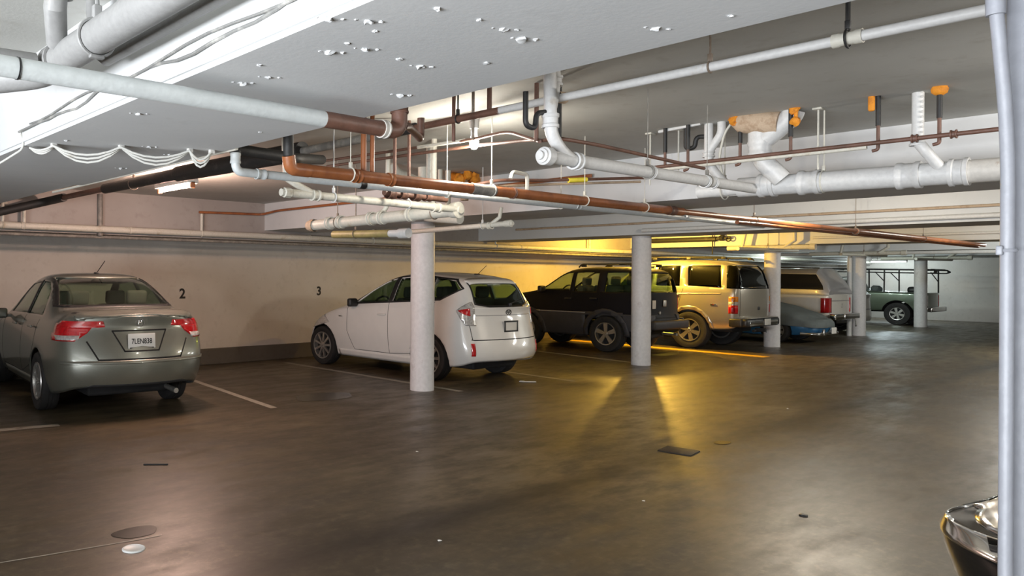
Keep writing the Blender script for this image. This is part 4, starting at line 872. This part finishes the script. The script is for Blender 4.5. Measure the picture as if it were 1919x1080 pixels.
C.window('windshield', 'glass_clear', [[(-.57, 1.22), (.57, 1.22), (.48, 1.60), (-.48, 1.60)]], 'end', 1, cond=lambda c: c.y > 1.7)
for sd in (-1, 1):
    C.window('front_door_window', 'glass_clear', [[(2.42, 1.21), (1.72, 1.20), (1.70, 1.58), (1.86, 1.57), (2.06, 1.47)]], 'side', sd)
    C.window('rear_door_window', 'glass_clear', [[(1.62, 1.19), (1.10, 1.19), (1.10, 1.59), (1.62, 1.58)]], 'side', sd)
    C.window('cargo_window', 'glass', [[(.93, 1.19), (.20, 1.19), (.22, 1.58), (.93, 1.59)]], 'side', sd)
    C.line('front_door_seam', [(1.66, 1.16), (1.66, .42), (2.46, .42), (2.50, 1.12)], 'side', sd); C.line('rear_door_seam', [(1.66, .42), (1.25, .5), (1.05, .9), (1.02, 1.16)], 'side', sd)
    C.panel('lower_cladding', 'clad', [[(.02, .44), (.50, .44), (.50, .76), (.02, .76)], [(1.32, .3), (2.45, .3), (2.45, .76), (1.32, .76)], [(3.1, .4), (3.5, .4), (3.5, .74), (3.1, .74)], [(.5, .72), (1.32, .72), (1.32, .79), (.5, .79)], [(2.4, .72), (3.15, .72), (3.15, .79), (2.4, .79)]], 'side', sd, .016, .02)
    C.line('cladding_strip', [(1.32, .765), (2.48, .765)], 'side', sd, .022, 'shell', .022)
    q = lambda y0: [[(y0+r0*math.cos(a), .36+r0*math.sin(a)), (y0+r0*math.cos(a2), .36+r0*math.sin(a2)), (y0+.40*math.cos(a2), .36+.40*math.sin(a2)), (y0+.40*math.cos(a), .36+.40*math.sin(a))] for r0 in (.50,) for a, a2 in [(PI*k/10-.1, PI*(k+1)/10-.1) for k in range(11)]]
    for y0 in (.88, 2.76): C.panel('wheel_flare', 'clad', q(y0), 'side', sd, .026, .035)
    C.add('door_handle', MB().box((sd*.718, 1.72, 1.04), (.03, .16, .035), .01).box((sd*.718, 1.14, 1.05), (.03, .16, .035), .01), 'black_trim')
    C.panel('tail_light', 'red_lens', [[(sd*.58, .86), (sd*.9, .86), (sd*.9, 1.15), (sd*.6, 1.15)]], 'end', -1, .008, .02, cond=rear)
    b = MB().tube(bend([(sd*.48, .35, 1.69), (sd*.48, .40, 1.745), (sd*.48, 1.55, 1.745), (sd*.48, 1.62, 1.68)], .04), .014, 10).box((sd*.48, .42, 1.715), (.05, .12, .06), .015).box((sd*.48, 1.5, 1.715), (.05, .12, .06), .015); C.add('roof_rail', b, 'black_trim')
C.add('crossbar', MB().tube([(-.48, .65, 1.745), (.48, .65, 1.745)], .014, 8).tube([(-.48, 1.3, 1.745), (.48, 1.3, 1.745)], .014, 8), 'black_trim')
C.add('rear_bumper', MB().box((0, -.02, .565), (1.32, .20, .17), .04).box((-.68, .14, .60), (.08, .26, .17), .03).box((.68, .14, .60), (.08, .26, .17), .03), 'clad')
C.add('sticker', MB().box((-.38, C.ry(-.38, .96)-.003, .96), (.20, .004, .16), .001), 'paper'); C.add('tailgate_handle', MB().box((-.10, C.ry(-.1, .98)-.01, .98), (.10, .03, .13), .012), 'steel'); C.add('tailgate_lock', MB().lathe((-.26, C.ry(-.26, .8)+.005, .80), (0, -1, 0), [(0, .03), (.02, .03), (.02, 0)], 14), 'steel')
C.line('tailgate_seam', [(-.58, .70), (.58, .70)], 'end', -1, .01, cond=rear); C.add('exhaust', MB().tube([(.3, -.05, .36), (.3, .5, .38)], .028, 12), 'steel')
for y in (.88, 2.76): C.arch(y, .36, .42)
mirror(C, .67, 2.32, 1.22, 'black_trim', 1.1); C.pan(3.5, .64, .28, .46); C.seats([(1.1, .72, (-.3, .3)), (1.75, .70, (-.3, .3))])
C.add('steering_wheel', MB().ring((-.3, 2.05, 1.14), (0, .9, .4), .18, .015, 24, 8).tube([(-.3, 2.05, 1.14), (-.3, 2.3, 1.0)], .03, 8), 'black_trim'); C.add('dashboard', MB().box((0, 2.4, 1.04), (1.15, .4, .2), .06), 'interior')
C.finish(); wheels(C, (.88, 2.76), .735, .36, .235, .225, 5)

# ---- pewter SUV behind the third column
C = Car('tan_suv', (16.80, 6.84, 0), 0, 'pewter tan SUV with dark tailgate glass beside the third column', 'tahoe', L=4.0, bulge=(.05, .12), corner=.07,
    stations=[(0, .52, .78, .86, 1.18, .76, 1.30, .70), (.06, .46, .835, .86, 1.22, .81, 1.56, .68), (.15, .44, .848, .86, 1.24, .82, 1.78, .66), (.45, .42, .85, .86, 1.25, .82, 1.86, .67), (1.5, .40, .85, .86, 1.25, .82, 1.885, .67),
              (2.1, .40, .85, .86, 1.25, .82, 1.86, .67), (2.5, .40, .85, .86, 1.23, .82, 1.58, .71), (2.8, .40, .85, .86, 1.19, .82, 1.27, .78), (3.2, .40, .85, .84, 1.12, .80, 1.20, .72), (3.8, .42, .84, .80, 1.06, .78, 1.14, .70), (4.0, .48, .76, .74, .98, .72, 1.02, .6)],
    rear=[(.4, .03), (.75, .0), (1.2, .0), (1.6, .0), (1.8, -.02)], front=[(.4, 0), (1, -.02)])
rear = lambda c: c.y < .8
C.window('rear_window', 'glass_dark', [[(-.70, 1.26), (.70, 1.26), (.63, 1.74), (-.63, 1.74)]], 'end', -1, cond=rear)
C.window('windshield', 'glass', [[(-.70, 1.30), (.70, 1.30), (.60, 1.76), (-.60, 1.76)]], 'end', 1, cond=lambda c: c.y > 2)
for sd in (-1, 1):
    C.window('cargo_window', 'glass_dark', [[(.34, 1.28), (1.02, 1.31), (1.08, 1.73), (.42, 1.74)]], 'side', sd)
    C.window('rear_door_window', 'glass_dark', [[(1.20, 1.30), (1.72, 1.30), (1.72, 1.73), (1.24, 1.74)]], 'side', sd)
    C.window('front_door_window', 'glass', [[(1.82, 1.30), (2.62, 1.28), (2.30, 1.68), (1.82, 1.73)]], 'side', sd)
    C.panel('corner_glass', 'glass_dark', [[(.02, 1.26), (.24, 1.27), (.30, 1.74), (.10, 1.74)]], 'side', sd, .004, .008)
    C.line('rear_door_seam', [(1.77, 1.25), (1.77, .5), (1.30, .55), (1.20, .95), (1.12, 1.25)], 'side', sd); C.line('front_door_seam', [(1.77, .5), (2.75, .5), (2.78, 1.2)], 'side', sd)
    C.line('body_crease', [(.35, 1.16), (2.8, 1.12)], 'side', sd, .02, 'tahoe', .006)
    q = [[(.99+.50*math.cos(a), .40+.50*math.sin(a)), (.99+.50*math.cos(a2), .40+.50*math.sin(a2)), (.99+.42*math.cos(a2), .40+.42*math.sin(a2)), (.99+.42*math.cos(a), .40+.42*math.sin(a))] for a, a2 in [(PI*k/10, PI*(k+1)/10) for k in range(10)]]
    C.panel('wheel_flare', 'tahoe', q, 'side', sd, .008, .02)
    for (za, zb_, mt, nm) in ((.76, .93, 'red_lens', 'tail_light'), (.93, 1.00, 'clear_lens', 'reverse_lens'), (1.00, 1.10, 'amber_lens', 'turn_lens')):
        C.panel(nm, mt, [[(sd*.74, za), (sd*.95, za), (sd*.95, zb_), (sd*.74, zb_)]], 'end', -1, .010, .03, cond=rear)
        C.panel(nm, mt, [[(-.2, za), (.15, za), (.15, zb_), (-.2, zb_)]], 'side', sd, .010, .03, cond=rear, xin=.78)
    C.add('door_handle', MB().box((sd*.85, 1.28, 1.12), (.03, .17, .035), .01).box((sd*.85, 1.88, 1.12), (.03, .17, .035), .01), 'tahoe')
    b = MB().tube(bend([(sd*.60, .30, 1.85), (sd*.60, .36, 1.91), (sd*.60, 1.9, 1.92), (sd*.60, 2.0, 1.86)], .04), .014, 10)
    for yy in (.38, 1.1, 1.85): b.box((sd*.60, yy, 1.885), (.05, .10, .05), .014)
    C.add('roof_rail', b, 'black_trim')
C.line('tailgate_seam', [(-.68, .70), (-.68, 1.23)], 'end', -1, .010, cond=rear); C.line('tailgate_seam', [(.68, .70), (.68, 1.23)], 'end', -1, .010, cond=rear)
C.add('rear_bumper', MB().box((-.03, -.08, .58), (1.56, .16, .17), .05).box((-.79, .06, .58), (.10, .26, .17), .03).box((.75, .06, .58), (.10, .26, .17), .03), 'black_trim')
C.add('bumper_face', MB().box((-.03, -.161, .57), (1.30, .012, .10), .005), 'chrome'); C.add('bumper_top', MB().box((0, -.10, .672), (1.3, .13, .014), .005), 'steel')
plate(C, .10, -.175, .585, None, .30, .13, frame=None)
C.add('tow_hitch', MB().box((0, -.08, .42), (.08, .2, .07), .01).tube([(-.2, -.02, .40), (.2, -.02, .40)], .03, 10).tube([(.16, -.1, .45), (.18, -.12, .36)], .008, 6), 'dark')
C.add('tailgate_handle', MB().box((0, -.035, .86), (.10, .03, .07), .015), 'black_trim'); C.add('rear_wiper', MB().tube([(0, -.03, 1.24), (.3, -.02, 1.19)], .010, 8).box((.02, -.02, 1.22), (.07, .04, .05), .012), 'black_trim')
C.add('side_badge', MB().box((-.853, .48, .93), (.004, .12, .035), .002), 'chrome')
for y in (.99, 3.12): C.arch(y, .39, .455)
mirror(C, .83, 2.55, 1.30, 'black_trim', 1.2); C.pan(4.0, .78, .36, .54); C.seats([(1.1, .80, (-.36, .36)), (1.9, .80, (-.36, .36))])
C.finish(); wheels(C, (.99, 3.12), .86, .385, .265, .235, 6)

# ---- classic car under a cloth cover
C = Car('covered_car', (19.80, 6.62, 0), 0, 'low blue classic car under a grey-green cloth cover right of the third column', 'blue', L=4.0, bulge=(.14, .15), corner=.12,
    stations=[(0, .22, .58, .38, .48, .54, .55, .42), (.12, .20, .68, .40, .54, .64, .62, .5), (.5, .18, .72, .44, .66, .68, .76, .52), (1.0, .17, .73, .46, .74, .68, .88, .52), (1.7, .17, .73, .46, .78, .68, 1.08, .5), (2.4, .17, .73, .46, .78, .68, 1.10, .5), (3.0, .17, .73, .46, .74, .68, .86, .55), (3.7, .19, .68, .42, .64, .62, .72, .5), (4.0, .24, .55, .38, .5, .48, .55, .4)],
    rear=[(.2, .05), (.4, 0), (.8, .1)], front=[(.2, 0), (.8, -.1)])
cov = C.piece([[(-.3, .36), (4.4, .36), (4.4, 1.4), (-.3, 1.4)]], 'side', -1, 0)
cov.free()
bm = C.skin.copy(); bmesh.ops.bisect_plane(bm, geom=bm.verts[:]+bm.edges[:]+bm.faces[:], plane_co=(0, 0, .375), plane_no=(0, .06, -1), clear_outer=True)
bm.normal_update()
for v in bm.verts:
    k = max(0, 1-(v.co.z-.33)/.35)
    v.co += v.normal*(.022+k*.020*math.sin(v.co.y*17+v.co.x*9)+.008*math.sin(v.co.y*7+v.co.z*19))
    if v.co.z < .36: v.co.z += .03*math.sin(v.co.y*5+v.co.x*6)
o = link('cloth_cover', bm, 'cover', C.root, True); md = o.modifiers.new('thick', 'SOLIDIFY'); md.thickness = .006
C.add('rear_bumper', MB().tube(bend([(-.66, .25, .235), (-.62, -.09, .235), (.62, -.09, .235), (.66, .25, .235)], .15), .035, 14), 'chrome')
for x in (-.36, .36): C.add('bumper_guard', MB().box((x, -.11, .27), (.05, .06, .14), .015), 'chrome')
plate(C, .10, -.165, .30, None, .28, .14, frame=None, mat='paper')
for y in (.75, 3.1): C.arch(y, .28, .33)
C.pan(4.0, .66, .16, .3); C.finish(); wheels(C, (.75, 3.1), .73, .285, .17, .18, 8)

# ---- white pickup with camper shell
C = Car('pickup_truck', (22.02, 7.0, 0), 0, 'cream white pickup truck with a dark windowed camper shell', 'pickup', cat='truck', L=3.85, bulge=(.03, .12), corner=.04,
    stations=[(0, .50, .80, .70, 1.05, .79, 1.09, .70), (.05, .46, .83, .70, 1.06, .82, 1.10, .74), (1.6, .46, .83, .70, 1.06, .82, 1.10, .74), (1.7, .44, .83, .70, 1.07, .81, 1.40, .66), (1.8, .44, .83, .70, 1.07, .81, 1.60, .62), (2.2, .44, .83, .70, 1.07, .81, 1.62, .62), (2.5, .44, .83, .70, 1.07, .81, 1.42, .66), (2.8, .44, .83, .70, 1.04, .80, 1.14, .74), (3.2, .44, .83, .70, 1.0, .79, 1.07, .7), (3.7, .46, .81, .66, .94, .76, 1.0, .66), (3.85, .5, .74, .6, .84, .7, .9, .58)],
    rear=[(.4, 0), (1, 0)], front=[(.4, 0), (1, -.02)])
for sd in (-1, 1):
    C.window('door_window', 'glass', [[(1.90, 1.11), (2.70, 1.09), (2.42, 1.42), (2.2, 1.52), (1.90, 1.53)]], 'side', sd)
    C.panel('tail_light', 'red_lens', [[(-.1, .64), (.12, .64), (.12, 1.0), (-.1, 1.0)]], 'side', sd, .010, .02, cond=lambda c: c.y < .4); C.panel('tail_light', 'red_lens', [[(sd*.70, .64), (sd*.9, .64), (sd*.9, 1.0), (sd*.70, 1.0)]], 'end', -1, .010, .02, cond=lambda c: c.y < .4)
    C.line('door_seam', [(1.78, 1.05), (1.78, .5), (2.72, .5), (2.74, 1.02)], 'side', sd)
C.window('windshield', 'glass', [[(-.68, 1.16), (.68, 1.16), (.56, 1.54), (-.56, 1.54)]], 'end', 1, cond=lambda c: c.y > 2)
C.line('tailgate_seam', [(-.68, .56), (-.68, 1.04)], 'end', -1, .012); C.line('tailgate_seam', [(.68, .56), (.68, 1.04)], 'end', -1, .012); C.line('tailgate_fold', [(-.66, .93), (.66, .93)], 'end', -1, .02, 'shell')
b = MB(); Rr = [(-.80, 1.08), (-.80, 1.14), (-.72, 1.60), (-.60, 1.70), (-.3, 1.735), (.3, 1.735), (.60, 1.70), (.72, 1.60), (.80, 1.14), (.80, 1.08)]
rows = []
for (y, k) in ((0, .0), (.10, .55), (.30, 1), (1.55, 1), (1.66, .97)):
    rows.append([b.bm.verts.new((x*(1 if k > .5 else .97), y+.0, 1.08+(z-1.08)*(k if z > 1.2 and k > 0 else 1 if z <= 1.2 else .2))) for x, z in Rr])
for A, B_ in zip(rows, rows[1:]):
    for j in range(len(Rr)-1): b.bm.faces.new((A[j], A[j+1], B_[j+1], B_[j]))
b.bm.faces.new(rows[0]); b.bm.faces.new(rows[-1])
sh = C.add('camper_shell', b, 'shell')
for sd in (-1, 1):
    q = [(.12, 1.20), (.02+.12, 1.30), (.30, 1.58), (1.50, 1.60), (1.58, 1.22)]
    def onside(y, z): return sd*(.80-.08*max(0, min(1, (z-1.14)/.46))+.006)
    vv = MB(); f = [vv.bm.verts.new((onside(y, z), y, z)) for y, z in q]; g = [vv.bm.verts.new((onside(y, z)-sd*.012, y, z)) for y, z in q]
    vv.bm.faces.new(f); vv.bm.faces.new(g)
    for i in range(5): vv.bm.faces.new((f[i], f[(i+1) % 5], g[(i+1) % 5], g[i]))
    vv.build('shell_window', 'dark_window', sh, False)
    C.add('roof_rail', MB().tube([(sd*.5, .3, 1.74), (sd*.5, 1.5, 1.76)], .015, 8), 'black_trim')
C.add('rear_bumper', MB().box((0, -.09, .54), (1.66, .15, .15), .03).box((0, -.17, .55), (.5, .02, .12), .006), 'chrome'); C.add('tow_chain', MB().tube([(.55, -.14, .46), (.57, -.16, .30), (.60, -.14, .28)], .015, 8), 'steel')
C.add('emblem', MB().ring((0, -.025, .80), (0, 1, 0), .05, .006, 20, 6), 'steel')
for y in (.85, 3.05): C.arch(y, .36, .43)
mirror(C, .81, 2.5, 1.16, 'chrome', 1.2); C.pan(3.85, .74, .4, .55); C.seats([(2.05, .72, (-.34, .34))]); C.finish(); wheels(C, (.85, 3.05), .83, .36, .235, .20, 6)

# ---- silver car behind the fourth column
C = Car('silver_car', (24.42, 7.22, 0), 0, 'silver car mostly hidden behind the fourth column', 'silver', L=3.7, bulge=(.12, .15), corner=.12,
    stations=[(0, .34, .70, .62, .98, .68, 1.06, .6), (.12, .28, .77, .62, 1.02, .72, 1.16, .6), (.4, .24, .79, .62, 1.06, .72, 1.46, .56), (.7, .22, .79, .62, 1.08, .72, 1.54, .55), (1.5, .22, .79, .62, 1.06, .72, 1.56, .55), (2.0, .22, .79, .62, 1.02, .72, 1.38, .58), (2.4, .22, .79, .6, .98, .73, 1.06, .64), (3.0, .22, .78, .6, .9, .72, .96, .6), (3.6, .26, .7, .5, .7, .6, .76, .46), (3.7, .3, .58, .46, .6, .5, .64, .4)],
    rear=[(.2, .05), (.5, -.03), (.8, .05), (1.4, -.08)], front=[(.2, -.05), (.5, .02), (.9, -.1)])
C.window('rear_window', 'glass_dark', [[(-.52, 1.12), (.52, 1.12), (.48, 1.43), (-.48, 1.43)]], 'end', -1, cond=lambda c: c.y < .9)
C.window('windshield', 'glass', [[(-.58, 1.08), (.58, 1.08), (.48, 1.46), (-.48, 1.46)]], 'end', 1, cond=lambda c: c.y > 1.5)
for sd in (-1, 1):
    C.window('rear_door_window', 'glass', [[(.55, 1.10), (1.35, 1.09), (1.35, 1.46), (.75, 1.46)]], 'side', sd); C.window('front_door_window', 'glass', [[(1.43, 1.09), (2.25, 1.05), (1.9, 1.34), (1.43, 1.46)]], 'side', sd)
    C.panel('tail_light', 'red_lens', [[(sd*.56, .86), (sd*.85, .86), (sd*.85, 1.10), (sd*.6, 1.10)]], 'end', -1, .008, .02, cond=lambda c: c.y < .6)
    C.line('door_seam', [(1.39, 1.05), (1.39, .34), (2.2, .34), (2.3, 1.0)], 'side', sd)
C.line('tailgate_seam', [(-.6, .66), (.6, .66)], 'end', -1, .012)
plate(C, 0, -.075, .80, None, frame=None)
for y in (.78, 3.05): C.arch(y, .31, .36)
C.pan(3.7, .7, .2, .36); C.seats([(1.0, .55, (-.34, .34)), (1.7, .55, (-.34, .34))]); C.finish(); wheels(C, (.78, 3.05), .79, .31, .2, .21, 8, 'thin')

# ---- sage green truck with ladder rack, far right
C = Car('ladder_truck', (30.42, 7.12, 0), 0, 'sage green pickup truck carrying a black ladder rack by the end wall', 'green', cat='truck', L=3.9, bulge=(.03, .12), corner=.04,
    stations=[(0, .50, .76, .74, 1.0, .75, 1.04, .68), (.05, .46, .80, .74, 1.02, .79, 1.06, .72), (2.0, .44, .80, .74, 1.04, .79, 1.08, .72), (2.1, .44, .80, .74, 1.05, .79, 1.34, .64), (2.2, .44, .80, .74, 1.05, .79, 1.55, .6), (2.5, .44, .80, .74, 1.05, .79, 1.57, .6), (2.8, .44, .80, .74, 1.05, .79, 1.38, .64), (3.05, .44, .80, .74, 1.02, .78, 1.12, .72), (3.4, .44, .8, .72, .98, .76, 1.04, .66), (3.8, .46, .78, .68, .92, .74, .97, .62), (3.9, .5, .7, .62, .84, .66, .88, .55)],
    rear=[(.4, 0), (1, 0)], front=[(.4, 0), (1, -.02)])
for sd in (-1, 1):
    C.window('door_window', 'glass', [[(2.26, 1.09), (2.98, 1.07), (2.72, 1.38), (2.5, 1.48), (2.26, 1.48)]], 'side', sd)
    C.panel('tail_light', 'red_lens', [[(-.1, .60), (.10, .60), (.10, .96), (-.1, .96)]], 'side', sd, .010, .02, cond=lambda c: c.y < .4); C.panel('tail_light', 'red_lens', [[(sd*.66, .60), (sd*.9, .60), (sd*.9, .96), (sd*.66, .96)]], 'end', -1, .010, .02, cond=lambda c: c.y < .4)
C.window('windshield', 'glass', [[(-.64, 1.14), (.64, 1.14), (.54, 1.50), (-.54, 1.50)]], 'end', 1, cond=lambda c: c.y > 2.4)
C.line('tailgate_seam', [(-.64, .54), (-.64, 1.0)], 'end', -1, .012); C.line('tailgate_seam', [(.64, .54), (.64, 1.0)], 'end', -1, .012)
C.add('rear_bumper', MB().box((0, -.09, .52), (1.6, .15, .15), .03), 'chrome')
b = MB()
for sd in (-1, 1):
    b.tube(bend([(sd*.74, -.2, 1.66), (sd*.74, -.2, 1.76), (sd*.74, 3.2, 1.82)], .06), .024, 10).tube([(sd*.74, -.15, 1.66), (sd*.74, 3.1, 1.72)], .02, 10).tube(bend([(sd*.74, -.2, 1.74), (sd*.74, -.27, 1.70), (sd*.74, -.15, 1.66)], .04), .02, 10)
    for y in (.05, 1.1, 1.95): b.tube([(sd*.76, y, 1.02), (sd*.74, y, 1.78)], .022, 10)
    b.tube([(sd*.74, .25, 1.70), (sd*.75, .06, 1.4)], .015, 8).tube([(sd*.74, 1.35, 1.70), (sd*.75, 1.1, 1.4)], .015, 8)
for y in (-.12, .05, .6, 1.1, 1.95, 2.7, 3.1): b.tube([(-.74, y, 1.78), (.74, y, 1.78)], .018, 8)
C.add('ladder_rack', b, 'black_trim')
C.add('rolled_tarp', MB().tube([(-.4, 1.6, 1.03), (-.45, 1.9, 1.62)], .05, 10), 'cover'); C.add('cargo_bag', MB().blob((-.45, 1.4, 1.10), .16, .4), 'cover'); C.add('cargo_box', MB().box((-.2, .45, 1.12), (.4, .3, .22), .08), 'black_trim')
for y in (.75, 3.0): C.arch(y, .36, .43)
mirror(C, .78, 2.8, 1.16, 'black_trim', 1.2); C.pan(3.9, .72, .4, .55); C.seats([(2.4, .72, (-.34, .34))]); C.finish(); wheels(C, (.75, 3.0), .80, .36, .235, .20, 6)

# ---- glossy black car beside the camera, only its front corner in view
C = Car('black_car', (5.26, -2.68, 0), math.radians(20), 'glossy black car in the right foreground, only its nose showing', 'blackcar', L=3.6, bulge=(.1, .20), corner=.24,
    stations=[(0, .34, .74, .62, .96, .72, 1.06, .62), (.12, .28, .86, .64, .98, .80, 1.12, .66), (.5, .22, .88, .62, .98, .80, 1.30, .62), (.9, .2, .88, .62, .97, .80, 1.42, .6), (1.4, .2, .88, .62, .96, .80, 1.42, .6), (1.9, .2, .88, .62, .94, .80, 1.2, .62), (2.3, .2, .88, .6, .90, .80, .97, .7), (2.8, .22, .87, .56, .78, .78, .84, .64), (3.3, .25, .82, .50, .66, .72, .71, .56), (3.55, .27, .72, .44, .54, .62, .60, .46), (3.6, .30, .6, .40, .48, .5, .52, .38)],
    rear=[(.2, .05), (.6, -.05), (1, .04)], front=[(.2, -.04), (.45, .03), (.9, -.12)])
C.window('windshield', 'glass', [[(-.64, 1.02), (.64, 1.02), (.54, 1.36), (-.54, 1.36)]], 'end', 1, cond=lambda c: 1.4 < c.y < 2.6)
for sd in (-1, 1):
    C.window('door_window', 'glass', [[(.9, 1.02), (2.0, .98), (1.65, 1.24), (.9, 1.34)]], 'side', sd)
    C.panel('head_light', 'glass_dark', [[(3.10, .60), (3.7, .50), (3.7, .56), (3.2, .68)]], 'side', sd, .008, .02); C.panel('head_light_trim', 'black_trim', [[(3.05, .585), (3.7, .485), (3.7, .50), (3.05, .605)]], 'side', sd, .010, .02)
    C.line('hood_seam', [(2.35, .86), (3.2, .74)], 'side', sd)
C.panel('grille', 'chrome', [[(-.4, .46), (.4, .46), (.42, .56), (-.42, .56)]], 'end', 1, .006, .02, cond=lambda c: c.y > 3)
for y in (.8, 2.85): C.arch(y, .315, .365)
mirror(C, .84, 1.85, .98, 'blackcar'); C.pan(3.6, .8); C.seats([(1.2, .5, (-.36, .36))]); C.finish(); wheels(C, (.8, 2.85), .88, .315, .205, .205, 5)
